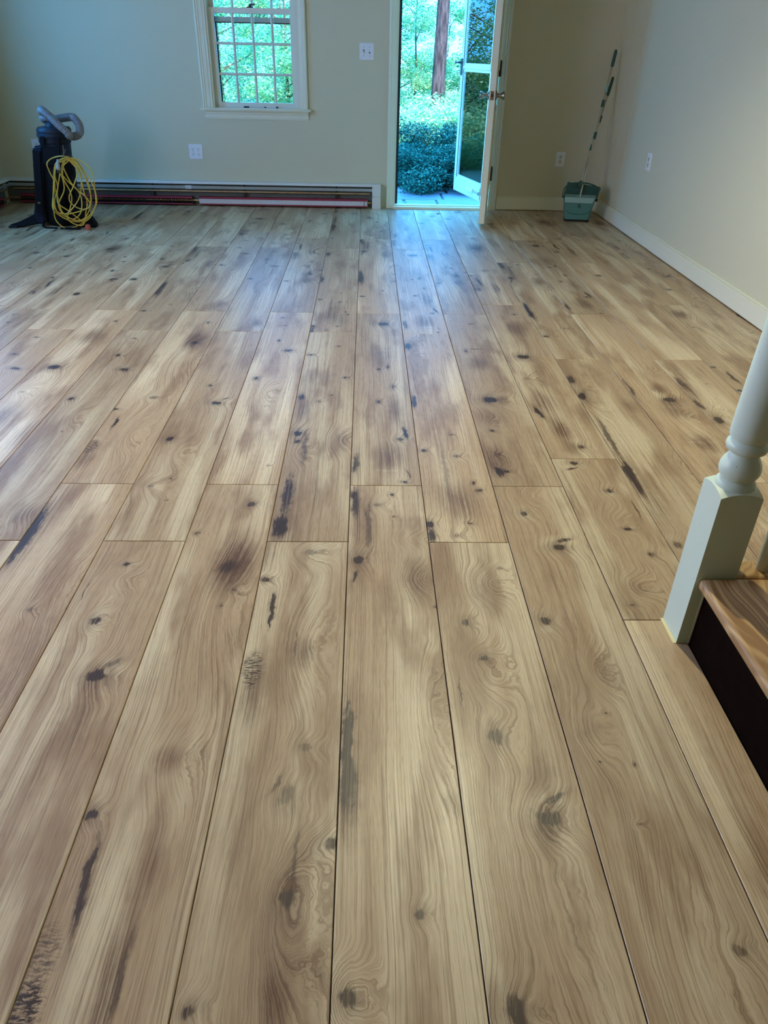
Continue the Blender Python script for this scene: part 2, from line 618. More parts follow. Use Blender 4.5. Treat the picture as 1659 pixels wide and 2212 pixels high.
SW = [(4.95, 5.95), (1.4, 3.4)]  # the wider opening is framed around the added area lamp
w = MB()
ys = [YF - T] + [v for p in sorted(SW) for v in p] + [YB]
for i in range(0, len(ys), 2):
    w.box(XL - T, XL, ys[i], ys[i + 1], -0.12, ZC)
for (a, b) in SW:
    w.box(XL - T, XL, a, b, -0.12, 0.74)
    w.box(XL - T, XL, a, b, 2.10, ZC)
structure(w.build('wall_left', M['wall']))
structure(MB().box(XR, XR + T, YF - T, YB, -0.12, ZC).build('wall_right', M['wall']))
structure(MB().box(XL, XR, YF - T, YF, -0.12, ZC).build('wall_front', M['wall']))
structure(MB().box(XL - T, XR + T, YF - T, YB + T, ZC, ZC + 0.15).build('ceiling', M['ceiling']))

# side windows of the left wall (they light the room)
for i, (a, b) in enumerate(SW):
    sw = structure(empty('window_%d' % (i + 2), (XL, (a + b) / 2, 0.74)))
    h, wd = 1.36, (b - a)
    f = MB()
    f.box(0, 0.018, -wd / 2 - 0.08, -wd / 2, 0, h).box(0, 0.018, wd / 2, wd / 2 + 0.08, 0, h).box(0, 0.018, -wd / 2 - 0.08, wd / 2 + 0.08, h, h + 0.08)
    f.box(0, 0.04, -wd / 2 - 0.1, wd / 2 + 0.1, -0.02, 0)
    f.build('casing', M['trim'], sw, bevel=0.003)
    s = MB()
    s.box(-0.09, -0.05, -wd / 2, -wd / 2 + 0.05, 0, h).box(-0.09, -0.05, wd / 2 - 0.05, wd / 2, 0, h)
    s.box(-0.09, -0.05, -wd / 2, wd / 2, 0, 0.05).box(-0.09, -0.05, -wd / 2, wd / 2, h - 0.05, h).box(-0.09, -0.05, -wd / 2, wd / 2, h / 2 - 0.02, h / 2 + 0.02)
    s.build('sash', M['sash'], sw)

# ------------------------------------------------------------------ floor planks
PW, PX0, PL = 0.2286, -0.27413, 1.80
PRINTS = {
 (-6, 1.688): [('k',0.135,1.506,0.014,0.012,0,0.8), ('c',0.144,1.327,0.03,0.06,0,0.8), ('s',0.212,1.544,0.006,0.1,0,0.5)],
 (-5, 2.005): [('k',0.135,0.552,0.022,0.016,0,0.8), ('k',0.152,0.359,0.015,0.013,0,0.9), ('s',0.046,0.878,0.01,0.04,0,0.6), ('c',0.159,0.416,0.05,0.15,0,0.7)],
 (-4, 1.688): [('k',0.085,1.454,0.012,0.014,0,0.9), ('k',0.154,1.282,0.024,0.014,0.3,1.1), ('k',0.094,1.680,0.013,0.007,0,1), ('k',0.038,0.972,0.012,0.016,0,1.1), ('k',0.104,0.684,0.003,0.003,0,1), ('c',0.187,0.127,0.025,0.05,0,0.7), ('l',0.167,0.553,0.03,0.3,0,1), ('r',0.105,0.817,0.03,0.08,0,1.4), ('r',0.200,0.153,0.05,0.06,0,1.2), ('l',0.001,1.166,0.015,0.15,0,0.7)],
 (-3, 0.205): [('s',0.009,1.536,0.022,0.14,0,1.2), ('s',0.004,1.451,0.02,0.1,0,0.9), ('l',0.150,1.727,0.03,0.2,0,0.8), ('k',0.138,1.188,0.01,0.012,0,0.5), ('c',0.202,0.941,0.05,0.2,0,0.7), ('r',0.153,1.261,0.05,0.15,0,1), ('c',0.047,1.681,0.04,0.15,0,0.5)],
 (-3, 2.005): [('c',0.154,1.356,0.05,0.13,0,1.3), ('k',0.155,1.312,0.02,0.025,0.2,0.8), ('r',0.146,1.049,0.06,0.16,0,1.5), ('k',0.125,0.678,0.02,0.016,0,0.55), ('k',0.008,0.565,0.012,0.009,0,1.1), ('s',0.040,0.443,0.008,0.05,-0.03,1.25), ('p',0.019,0.249,0.024,0.05,0,1), ('l',0.014,0.309,0.02,0.02,0,0.8), ('c',0.022,0.159,0.03,0.06,0,0.8), ('r',0.123,0.361,0.04,0.12,0,1.5), ('l',0.041,0.954,0.03,0.3,0,0.8), ('k',0.165,1.614,0.012,0.02,0,0.7)],
 (-2, -0.112): [('k',0.095,1.687,0.012,0.008,0,0.9), ('r',0.109,1.627,0.03,0.035,0,1), ('k',0.084,1.463,0.012,0.016,0.2,0.9), ('l',0.074,1.446,0.02,0.03,0,0.8), ('k',0.144,1.277,0.024,0.022,0.5,1.1), ('l',0.176,1.303,0.03,0.03,0,0.9), ('s',0.171,1.321,0.012,0.03,0.7,0.6), ('c',0.145,1.166,0.03,0.1,0,0.8), ('s',0.023,1.578,0.002,0.045,0,0.8), ('l',0.027,1.160,0.018,0.4,0,1), ('r',0.064,1.506,0.035,0.1,0,1)],
 (-2, 1.688): [('k',0.092,1.119,0.011,0.013,0,0.85), ('k',0.151,0.946,0.024,0.016,0.3,1.1), ('s',0.177,0.989,0.02,0.007,-0.5,0.8), ('l',0.158,0.959,0.05,0.022,0,0.7), ('k',0.042,0.634,0.013,0.018,0,1.1), ('l',0.040,0.612,0.014,0.018,0,0.8), ('r',0.099,0.525,0.03,0.07,0,1.5), ('k',0.110,0.351,0.004,0.004,0,1), ('k',0.126,0.217,0.004,0.003,0,0.8), ('r',0.062,0.294,0.04,0.05,0,1.3), ('l',0.174,0.248,0.025,0.25,0,1.1), ('k',0.059,0.303,0.01,0.007,0,0.4), ('l',0.012,0.985,0.015,0.25,0,0.8)],
 (-1, 0.205): [('k',0.156,1.680,0.012,0.017,0,1), ('k',0.027,1.522,0.008,0.008,0,0.6), ('c',0.151,1.383,0.055,0.13,0,1.3), ('s',0.142,1.362,0.03,0.035,0.5,0.7), ('r',0.156,1.172,0.06,0.16,0,1.5), ('k',0.147,1.201,0.005,0.006,0,0.7), ('k',0.175,1.265,0.01,0.008,0.8,0.7), ('l',0.018,1.089,0.04,0.35,0,1.2), ('c',0.123,0.738,0.028,0.03,0,0.8), ('r',0.127,0.738,0.04,0.07,0,1.2), ('k',0.013,0.615,0.012,0.011,0,1), ('l',0.017,0.668,0.02,0.04,0,0.6), ('s',0.045,0.494,0.009,0.085,-0.03,1.2), ('s',0.054,0.433,0.005,0.05,0,0.8), ('p',0.011,0.360,0.03,0.07,0,0.7), ('p',0.020,0.301,0.03,0.04,0,1.1), ('s',0.143,0.343,0.006,0.09,0,0.55), ('c',0.129,0.333,0.02,0.12,0,0.8), ('c',0.137,0.547,0.02,0.1,0,0.5), ('l',0.095,0.569,0.03,0.2,0,0.5)],
 (-1, 2.005): [('k',0.044,0.886,0.011,0.016,0,1), ('k',0.152,1.222,0.022,0.018,0.4,1), ('k',0.095,1.359,0.01,0.014,0,0.9), ('k',0.102,1.580,0.012,0.006,0,0.9), ('r',0.103,0.723,0.03,0.1,0,1.4), ('k',0.113,0.598,0.003,0.003,0,0.9), ('l',0.188,0.436,0.03,0.3,0,0.9), ('k',0.182,0.125,0.006,0.006,0,0.5), ('k',0.076,1.705,0.01,0.012,0,0.7), ('l',0.036,1.060,0.02,0.2,0,0.7)],
 (0, -0.112): [('k',0.125,1.749,0.02,0.016,0,0.45), ('r',0.126,1.744,0.045,0.05,0,1.5), ('k',0.017,1.626,0.013,0.01,0,1.1), ('l',0.026,1.644,0.024,0.022,0,0.8), ('s',0.045,1.534,0.007,0.045,0,1.25), ('s',0.048,1.473,0.005,0.05,0,1.1), ('p',0.026,1.300,0.024,0.06,0,1), ('l',0.016,1.375,0.02,0.022,0,0.8), ('r',0.133,1.382,0.04,0.12,0,1.6), ('c',0.136,1.352,0.02,0.05,0,0.8), ('k',0.156,1.079,0.014,0.012,0,0.4), ('c',0.036,1.223,0.03,0.08,0,0.7), ('k',0.133,0.974,0.017,0.026,0.1,0.5), ('s',0.111,0.999,0.006,0.03,0.5,0.5), ('l',0.127,0.964,0.008,0.016,0,0.7), ('k',0.220,0.874,0.016,0.012,0,0.8), ('k',0.153,0.777,0.014,0.02,0,1), ('c',0.156,0.806,0.012,0.035,0,1), ('r',0.153,0.777,0.03,0.07,0,1.4), ('k',0.028,0.615,0.011,0.011,0,0.9), ('r',0.158,0.707,0.04,0.12,0,1.6), ('s',0.158,0.853,0.004,0.07,0,0.5), ('c',0.145,0.690,0.035,0.15,0,0.5), ('l',0.038,0.801,0.035,0.4,0,0.7), ('s',0.117,1.382,0.004,0.06,0,0.4), ('c',0.006,1.732,0.02,0.06,0,0.5), ('c',0.152,0.626,0.03,0.05,0,0.6)],
 (0, 1.688): [('k',0.033,0.683,0.018,0.025,0,1.35), ('s',0.036,0.621,0.012,0.018,0.3,1), ('s',0.021,1.012,0.016,0.03,0,1), ('c',0.036,0.893,0.03,0.1,0,0.9), ('k',0.140,1.034,0.007,0.005,0,0.9), ('s',0.028,0.076,0.026,0.06,0,1.35), ('s',0.035,0.251,0.02,0.15,0,0.8), ('l',0.131,0.455,0.03,0.25,0,1.2), ('c',0.188,0.630,0.03,0.09,0,0.7), ('r',0.188,0.630,0.04,0.07,0,1.3), ('r',0.045,0.544,0.03,0.06,0,1.4), ('k',0.188,1.222,0.009,0.012,0,0.9), ('l',0.216,0.372,0.02,0.04,0,0.8), ('k',0.023,1.491,0.012,0.011,0,1), ('k',0.147,1.610,0.008,0.008,0,0.8), ('s',0.065,0.567,0.012,0.15,0,0.5), ('k',0.095,0.968,0.013,0.012,0,0.5)],
 (1, 0.205): [('k',0.028,1.395,0.014,0.022,0,1.2), ('s',0.020,1.323,0.006,0.03,0.2,0.9), ('s',0.020,1.691,0.018,0.1,0,0.8), ('s',0.010,1.746,0.012,0.03,0,1), ('s',0.014,0.793,0.014,0.1,0,1.2), ('s',0.016,0.681,0.018,0.08,0,1), ('c',0.022,0.631,0.02,0.08,0,0.8), ('k',0.025,0.312,0.015,0.014,0,0.9), ('r',0.025,0.312,0.03,0.04,0,1), ('k',0.140,0.433,0.009,0.009,0,0.8), ('k',0.132,1.743,0.007,0.007,0,1), ('k',0.131,1.615,0.006,0.005,0,0.8), ('k',0.085,1.680,0.014,0.016,0,0.5), ('c',0.183,1.314,0.035,0.09,0,0.9), ('r',0.183,1.314,0.03,0.05,0,1.2), ('l',0.210,1.074,0.022,0.05,0,1.1), ('l',0.140,1.035,0.035,0.3,0,1), ('k',0.224,1.201,0.006,0.006,0,0.7), ('s',0.059,1.578,0.01,0.15,0,0.5), ('c',0.040,1.561,0.03,0.15,0,0.6), ('r',0.174,1.498,0.03,0.03,0,1.2), ('l',0.211,1.630,0.014,0.015,0,0.8), ('c',0.213,0.635,0.02,0.03,0,0.6), ('r',0.185,0.841,0.03,0.15,0,1.2)],
 (1, 2.005): [('k',0.099,0.657,0.008,0.014,0,0.9), ('k',0.161,0.809,0.008,0.02,0.1,0.8), ('s',0.194,0.380,0.008,0.06,-0.15,1.2), ('k',0.173,0.329,0.014,0.014,0,0.7), ('c',0.163,0.584,0.03,0.12,0,0.8), ('c',0.123,0.186,0.05,0.09,0,0.8), ('k',0.175,0.022,0.009,0.008,0,1), ('l',0.132,0.099,0.05,0.008,0,0.7), ('s',0.188,0.078,0.003,0.03,-0.2,0.7), ('k',0.138,1.625,0.03,0.03,0,1), ('l',0.127,1.237,0.04,0.007,0,0.7), ('k',0.147,1.030,0.007,0.02,0.1,1), ('k',0.103,1.001,0.009,0.012,0,0.9), ('s',0.017,0.140,0.012,0.08,0,0.8), ('l',0.054,0.510,0.03,0.2,0,0.6), ('c',0.126,1.175,0.05,0.12,0,0.6)],
 (2, -0.112): [('r',0.141,1.607,0.04,0.05,0,1.8), ('k',0.185,1.673,0.01,0.009,0.6,0.5), ('k',0.068,1.461,0.011,0.016,0,0.85), ('l',0.062,1.448,0.018,0.028,0,0.6), ('k',0.092,1.333,0.014,0.009,0,1), ('r',0.103,1.264,0.036,0.045,0,1.6), ('s',0.029,1.229,0.0025,0.05,0,0.8), ('k',0.086,1.109,0.015,0.022,-0.2,0.9), ('l',0.082,1.121,0.024,0.03,0,0.5), ('c',0.160,1.012,0.03,0.06,0.3,0.7), ('k',0.154,0.921,0.026,0.02,0,1.1), ('l',0.154,0.941,0.05,0.03,0,0.9), ('s',0.178,0.962,0.026,0.008,-0.5,0.8), ('c',0.143,0.885,0.022,0.05,0,0.8), ('k',0.039,0.610,0.018,0.02,0.1,1), ('k',0.045,0.596,0.012,0.014,0.2,1), ('l',0.008,0.797,0.025,0.5,0,0.9), ('r',0.109,0.817,0.05,0.2,0,1.2), ('r',0.086,1.329,0.04,0.05,0,1.4), ('c',0.126,1.583,0.04,0.08,0,0.4), ('l',0.228,1.583,0.015,0.2,0,1)],
 (2, 1.688): [('s',0.009,0.977,0.013,0.07,0,1.2), ('k',0.019,0.557,0.012,0.011,0,1), ('k',0.132,0.518,0.013,0.013,0,0.6), ('k',0.134,0.685,0.006,0.006,0,0.8), ('k',0.181,0.290,0.011,0.011,0,0.9), ('k',0.169,0.337,0.006,0.012,0.3,0.8), ('k',0.007,0.092,0.012,0.018,0,1.2), ('s',0.009,0.031,0.012,0.04,0,1), ('k',0.131,0.097,0.007,0.006,0,1), ('k',0.084,0.036,0.012,0.012,0,0.5), ('k',0.017,1.621,0.018,0.045,0,1.1), ('r',0.037,1.579,0.03,0.1,0,1.3), ('l',0.093,0.833,0.03,0.2,0,0.6), ('c',0.139,0.212,0.05,0.12,0,0.7), ('c',0.070,0.257,0.05,0.08,0,0.5), ('s',0.084,0.408,0.01,0.2,0,0.35)],
 (3, 0.205): [('k',0.073,1.634,0.013,0.015,0,0.85), ('l',0.068,1.625,0.02,0.025,0,0.6), ('k',0.141,1.458,0.022,0.018,0,1.2), ('s',0.159,1.497,0.028,0.008,-0.4,0.8), ('l',0.134,1.485,0.045,0.03,0,0.7), ('k',0.033,1.149,0.014,0.017,-0.2,1), ('l',0.033,1.123,0.015,0.018,0,0.8), ('r',0.115,0.975,0.025,0.06,0,1.4), ('k',0.105,0.852,0.004,0.004,0,0.9), ('r',0.061,0.810,0.03,0.06,0,1.3), ('c',0.056,0.810,0.02,0.03,0,0.5), ('k',0.091,0.590,0.006,0.004,0,0.5), ('k',0.179,0.369,0.009,0.01,0,0.5), ('k',0.056,0.729,0.003,0.003,0,0.8), ('k',0.124,0.721,0.003,0.003,0,0.8), ('r',0.092,1.743,0.04,0.05,0,1.3), ('l',0.136,0.608,0.03,0.3,0,0.5), ('r',0.088,0.317,0.05,0.15,0,1.2)],
 (3, 2.005): [('k',0.092,0.683,0.034,0.03,0,1.3), ('l',0.108,0.668,0.03,0.012,0,0.5), ('r',0.092,0.683,0.06,0.08,0,1.3), ('k',0.055,0.405,0.01,0.012,0,0.8), ('r',0.062,0.438,0.025,0.05,0,1.2), ('s',0.033,0.093,0.014,0.04,-0.15,1.3), ('k',0.059,0.094,0.014,0.012,0,0.9), ('c',0.032,0.192,0.05,0.09,0,1), ('c',0.068,0.520,0.05,0.08,0,0.8), ('k',0.052,0.215,0.008,0.008,0,0.5), ('s',0.103,1.272,0.035,0.008,0,0.7), ('k',0.059,1.239,0.008,0.016,0,0.9), ('k',0.126,1.642,0.007,0.008,0,0.9), ('c',0.094,1.090,0.05,0.08,0,0.8)],
 (4, 1.356): [('k',0.074,0.806,0.017,0.014,0,1.1), ('s',0.059,0.768,0.026,0.006,-0.4,0.8), ('l',0.067,0.789,0.035,0.022,0,0.8), ('k',0.140,0.625,0.014,0.013,0,0.9), ('l',0.140,0.615,0.02,0.02,0,0.6), ('s',0.196,0.513,0.003,0.05,0,0.9), ('r',0.115,0.451,0.036,0.045,0,1.6), ('k',0.132,0.403,0.015,0.009,0,1), ('k',0.159,0.277,0.012,0.014,0,0.8), ('r',0.076,0.131,0.035,0.04,0,1.8), ('c',0.075,0.126,0.03,0.03,0,0.5), ('k',0.041,0.056,0.008,0.007,0,0.5), ('l',0.202,0.696,0.02,0.12,0,1)],
 (4, 2.195): [('r',0.063,0.746,0.03,0.05,0,1.5), ('k',0.051,0.720,0.01,0.01,0,0.4), ('s',0.033,0.377,0.012,0.06,-0.15,1.2), ('c',0.085,0.227,0.035,0.1,0,1.1), ('c',0.067,0.482,0.05,0.12,0,0.8), ('k',0.130,0.089,0.012,0.017,0.2,0.9), ('c',0.089,0.077,0.03,0.05,0,0.7), ('l',0.165,0.269,0.02,0.2,0,0.6), ('k',0.083,0.986,0.03,0.03,0,1.2), ('c',0.116,1.386,0.05,0.1,0,1), ('k',0.157,1.620,0.01,0.012,0,0.9), ('c',0.213,0.339,0.04,0.1,0,0.5)],
 (5, 1.359): [('k',0.017,1.377,0.017,0.04,0.15,1.25), ('r',0.041,1.323,0.03,0.12,0,1.4), ('s',0.014,1.552,0.02,0.06,0,0.9), ('s',0.016,0.746,0.02,0.075,0,1.35), ('s',0.018,0.653,0.012,0.07,0,1), ('s',0.020,1.002,0.012,0.2,0,0.7), ('l',0.134,1.016,0.035,0.15,0,1.2), ('c',0.187,1.281,0.03,0.06,0,0.6), ('k',0.024,0.319,0.016,0.017,0,0.7), ('c',0.033,0.547,0.04,0.15,0,0.5), ('r',0.201,0.803,0.03,0.1,0,1.2)],
 (6, 2.037): [('r',0.172,0.938,0.03,0.04,0,1.4), ('k',0.139,0.668,0.028,0.026,0.2,1.25), ('c',0.125,0.577,0.05,0.08,0,0.9), ('l',0.142,0.732,0.04,0.02,0,0.6), ('c',0.126,0.280,0.04,0.07,0,1.2), ('l',0.113,0.292,0.05,0.012,0,0.7), ('r',0.123,0.504,0.04,0.1,0,1.4), ('c',0.132,0.781,0.03,0.05,0,0.9), ('s',0.012,0.778,0.008,0.12,0,0.8)],
 (7, 1.37): [('k',0.034,1.146,0.018,0.035,0.1,1.3), ('s',0.023,1.519,0.012,0.08,0,1.1), ('s',0.015,1.292,0.016,0.06,0,0.8), ('c',0.031,1.451,0.03,0.1,0,0.8), ('r',0.055,1.147,0.03,0.1,0,1.4), ('k',0.133,1.508,0.006,0.006,0,0.8)],
 (7, 3.167): [('k',0.147,1.481,0.024,0.02,0,0.9), ('l',0.220,0.599,0.03,0.2,0,1)],
 (8, 2.23): [('s',0.050,0.728,0.009,0.075,0,1.2), ('k',0.017,0.580,0.012,0.012,0,0.9), ('k',0.014,0.849,0.014,0.012,0,1), ('c',0.150,1.623,0.05,0.08,0,1.2), ('r',0.174,1.465,0.05,0.12,0,1.4), ('k',0.137,1.412,0.006,0.006,0,0.8)],
 (8, 4.03): [('k',0.068,1.773,0.01,0.01,0,0.8)],
}

SEAM = 0.0011


def joints(k):
    special = {4: [-1.4, -0.44, 1.356, 2.195, 3.988, 5.80], 5: [-0.44, 1.359, 3.159, 4.951, 6.75], 6: [-1.56, 0.24, 2.037, 3.836, 5.64],
               7: [-0.43, 1.37, 3.167, 4.97, 6.77], 8: [-1.37, 0.43, 2.23, 4.03, 5.83], 9: [-0.4, 1.4, 3.198, 4.998, 6.79], 10: [0.3, 2.1, 3.9, 5.7]}
    if k in special:
        return special[k]
    return [(1.688 if k % 2 == 0 else 2.005) + i * PL for i in range(-2, 3)]


prints = {}
for i, (key, fe) in enumerate(PRINTS.items()):
    prints[key] = wood_print('plank_print', fe, 1.0 + 2.37 * i)
plain_print = wood_print('plank_print_plain', [('r', 0.11, 0.4, 0.03, 0.15, 0, 1.2), ('l', 0.17, 0.8, 0.025, 0.5, 0, 0.6), ('k', 0.08, 0.9, 0.006, 0.006, 0, 0.6), ('r', 0.14, 1.2, 0.04, 0.2, 0, 1.2), ('c', 0.05, 1.1, 0.03, 0.15, 0, 0.5)], 77.0)
prints[(4, -0.44)] = plain_print
full = [k for k in prints if len(PRINTS.get(k, [])) >= 10]
order = random.Random(5)
last = None
STAIR_X, STAIR_Y = 0.772, 1.345
for k in range(-13, 11):
    js = joints(k)
    for j in range(-1, len(js)):
        y0 = YF + 0.004 if j < 0 else js[j]
        y1 = js[j + 1] if j + 1 < len(js) else YB - 0.004
        y1 = min(y1, YB - 0.004)
        x0, x1 = PX0 + k * PW, PX0 + (k + 1) * PW
        ox = x0
        x0, x1 = max(x0, XL + 0.004), min(x1, XR - 0.006)
        if y1 - y0 < 0.02 or x1 - x0 < 0.01:
            continue
        if x1 > STAIR_X and y0 < STAIR_Y - 0.001:
            if x0 > STAIR_X - 0.01:
                if y1 <= STAIR_Y + 0.02:
                    continue
                y0c = STAIR_Y + 0.003
            else:
                y0c = y0
                x1 = STAIR_X - 0.002
        else:
            y0c = y0
        key = (k, round(y0, 3))
        mat = prints.get(key)
        if mat is None or (k < -4 and len(PRINTS.get(key, [])) < 6):
            pick = order.choice(full)
            while pick == last:
                pick = order.choice(full)
            last = pick
            mat = prints[pick]
        c = 0.0011
        X0, X1, Y0, Y1 = x0 + SEAM - ox, x1 - SEAM - ox, y0c + SEAM - y0, y1 - SEAM - y0
        vs = [(X0, Y0, -0.009), (X1, Y0, -0.009), (X1, Y1, -0.009), (X0, Y1, -0.009),
              (X0, Y0, -c), (X1, Y0, -c), (X1, Y1, -c), (X0, Y1, -c),
              (X0 + c, Y0 + c, 0), (X1 - c, Y0 + c, 0), (X1 - c, Y1 - c, 0), (X0 + c, Y1 - c, 0)]
        fs = [(0, 3, 2, 1), (8, 9, 10, 11)]
        for q in range(4):
            r = (q + 1) % 4
            fs += [(q, r, 4 + r, 4 + q), (4 + q, 4 + r, 8 + r, 8 + q)]
        me = bpy.data.meshes.new('plank')
        me.from_pydata(vs, [], fs)
        me.materials.append(mat)
        o = bpy.data.objects.new('plank', me)
        COL.objects.link(o)
        o.parent = floor
        o.location = (ox, y0, 0)

# ------------------------------------------------------------------ baseboards and door trim
bb = MB().box(1.147, XR, YB - 0.016, YB, 0.006, 0.104).box(1.147, XR, YB - 0.011, YB, 0.104, 0.113)
structure(bb.build('baseboard_back', M['trim'], bevel=0.002))
bb = MB().box(XR - 0.016, XR, 1.36, YB - 0.016, 0.006, 0.106).box(XR - 0.011, XR, 1.36, YB - 0.016, 0.106, 0.116)
structure(bb.build('baseboard_right', M['trim'], bevel=0.002))
structure(MB().box(XR - 0.0025, XR, 6.30, 6.312, 0.12, ZC).build('trim_2', M['wall']))
structure(MB().box(XR - 0.002, XR, 6.60, 6.608, 0.12, ZC).build('trim_3', M['wall']))


def casing_profile(wd):
    """section of a moulded casing, (across, thickness)"""
    return [(0, 0), (0, 0.020), (0.006, 0.024), (0.014, 0.024), (0.018, 0.019), (0.030, 0.018), (0.034, 0.014), (wd - 0.022, 0.012), (wd - 0.016, 0.009), (wd, 0.008), (wd, 0)]


def casing(mb, x_out, x_in, z0, z1, y):
    s = 1 if x_in > x_out else -1
    pts = [(x_out + s * a, y - t) for a, t in casing_profile(abs(x_in - x_out))]
    if s < 0:
        pts = pts[::-1]
    mb.prism(pts, 'z', z0, z1)


tr = MB()
casing(tr, 0.178, 0.244, 0, DZ + 0.01, YB)
casing(tr, 1.142, 1.076, 0, DZ + 0.01, YB)
tr.box(0.178, 1.142, YB - 0.022, YB, DZ + 0.005, DZ + 0.075)
structure(tr.build('trim_1', M['trim']))

jb = structure(empty('door_frame', (DX0, YB, 0)))
jb.name = 'door_3'
MB().box(0, 0.008, 0, T, 0, DZ).box(DX1 - DX0 - 0.004, DX1 - DX0, 0, T, 0, DZ).box(0, DX1 - DX0, 0, T, DZ - 0.02, DZ).build('jamb', M['trim'], jb)
MB().box(0.008, 0.030, 0.045, 0.075, 0.03, DZ - 0.02).build('weatherstrip', M['black'], jb)
s = MB().box(-0.012, DX1 - DX0 + 0.002, -0.050, -0.004, 0.0, 0.020).prism([(-0.004, 0.0), (0.19, -0.03), (0.19, 0.0), (0.10, 0.022), (-0.004, 0.028)], 'x', 0.002, DX1 - DX0 - 0.002)
s.build('sill', M['trim'], jb, bevel=0.002)

# ------------------------------------------------------------------ inner door, swung open into the room
door = structure(empty('door_1', (1.072, YB - 0.004, 0), (0, 0, math.radians(80.3))))
LW, LT = 0.805, 0.045
MB().box(-LW, -0.011, 0.0, LT, 0.028, 2.03).build('leaf', M['trim'], door, bevel=0.002)
for (xa, xb) in ((-0.70, -0.44), (-0.36, -0.10)):
    for (za, zb) in ((0.22, 0.82), (1.06, 1.86)):
        for (ya, yb) in ((-0.006, 0.0), (LT, LT + 0.006)):
            MB().box(xa, xb, ya, yb, za, zb).build('panel', M['trim'], door, bevel=0.005)
KZ = 0.913
for s in (-1, 1):
    base = 0.0 if s < 0 else LT
    prof = [(0.033, base), (0.033, base + s * 0.003), (0.028, base + s * 0.010), (0.015, base + s * 0.014), (0.012, base + s * 0.026), (0.013, base + s * 0.034),
            (0.019, base + s * 0.044), (0.026, base + s * 0.056), (0.0275, base + s * 0.063), (0.024, base + s * 0.068), (0.0, base + s * 0.0695)]
    k = MB().lathe(prof, 28, -LW + 0.062, KZ, 'y').build('knob', M['nickel'], door, smooth=True)
lp = MB().box(-LW - 0.0016, -LW, 0.010, 0.035, KZ - 0.029, KZ + 0.029).build('latch_plate', M['nickel'], door, bevel=0.0006)
MB().box(-LW - 0.009, -LW - 0.0015, 0.015, 0.030, KZ - 0.010, KZ + 0.010).build('latch_bolt', M['iron'], lp, bevel=0.001)
for z in (0.293, 1.068, 1.84):
    hg = MB().lathe([(0.0095, z - 0.052), (0.0095, z + 0.052)], 12, -0.030, -0.0105)
    hg.lathe([(0.005, z + 0.052), (0.008, z + 0.055), (0.005, z + 0.062)], 10, -0.030, -0.0105)
    hg.box(-0.034, -0.011, -0.004, 0.0, z - 0.05, z + 0.05)
    hg.build('hinge', M['iron'], door, smooth=True)

# ------------------------------------------------------------------ storm door, swung outwards
sd = structure(empty('door_2', (1.045, YB + T + 0.01, 0), (0, 0, math.radians(-76.0))))
SWD, ST = 0.765, 0.032
f = MB()
f.box(-SWD, -SWD + 0.055, 0, ST, 0.03, 2.02).box(-0.055, 0, 0, ST, 0.03, 2.02)
f.box(-SWD + 0.055, -0.055, 0, ST, 1.052, 1.074).box(-SWD + 0.055, -0.055, 0, ST, 1.96, 2.02)
f.box(-SWD + 0.055, -0.055, 0, ST, 0.03, 0.155)
f.build('frame', M['storm'], sd, bevel=0.003)
MB().box(-SWD + 0.06, -0.06, -0.006, 0.0, 0.045, 0.14).build('kick_panel', M['storm'], sd, bevel=0.002)
for (za, zb) in ((0.155, 1.052), (1.074, 1.96)):
    g = MB()
    xa, xb = -SWD + 0.055, -0.055
    g.box(xa, xa + 0.022, 0.006, 0.020, za, zb).box(xb - 0.022, xb, 0.006, 0.020, za, zb).box(xa, xb, 0.006, 0.020, za, za + 0.022).box(xa, xb, 0.006, 0.020, zb - 0.022, zb)
    ins = g.build('insert_frame', M['storm'], sd, bevel=0.001)
    MB().box(xa + 0.018, xb - 0.018, 0.011, 0.015, za + 0.018, zb - 0.018).build('pane', M['glass'], ins)
MB().box(-SWD + 0.0555, -SWD + 0.061, 0.003, ST - 0.003, 0.16, 1.04).build('gasket', M['black'], sd)
MB().box(-SWD + 0.0555, -SWD + 0.061, 0.003, ST - 0.003, 1.09, 1.95).build('gasket', M['black'], sd)
MB().box(-0.36, -0.20, -0.034, -0.006, 0.085, 0.115).build('closer_tube', M['plate'], sd, bevel=0.008)
MB().tube([(-0.20, -0.02, 0.1), (-0.03, -0.02, 0.1)], 0.004, 8).box(-0.052, -0.02, -0.03, -0.0, 0.088, 0.112).build('closer_rod', M['nickel'], sd)
hn = MB().box(-SWD + 0.008, -SWD + 0.042, -0.008, 0, 1.00, 1.13).tube(spline([(-SWD + 0.025, -0.006, 1.10), (-SWD + 0.02, -0.035, 1.10), (-SWD - 0.005, -0.045, 1.098), (-SWD - 0.03, -0.048, 1.10)], 5), 0.008, 8)
hn.box(-SWD - 0.012, -SWD, 0.008, 0.024, 1.075, 1.105)
hn.build('latch_handle', M['iron'], sd, smooth=True)

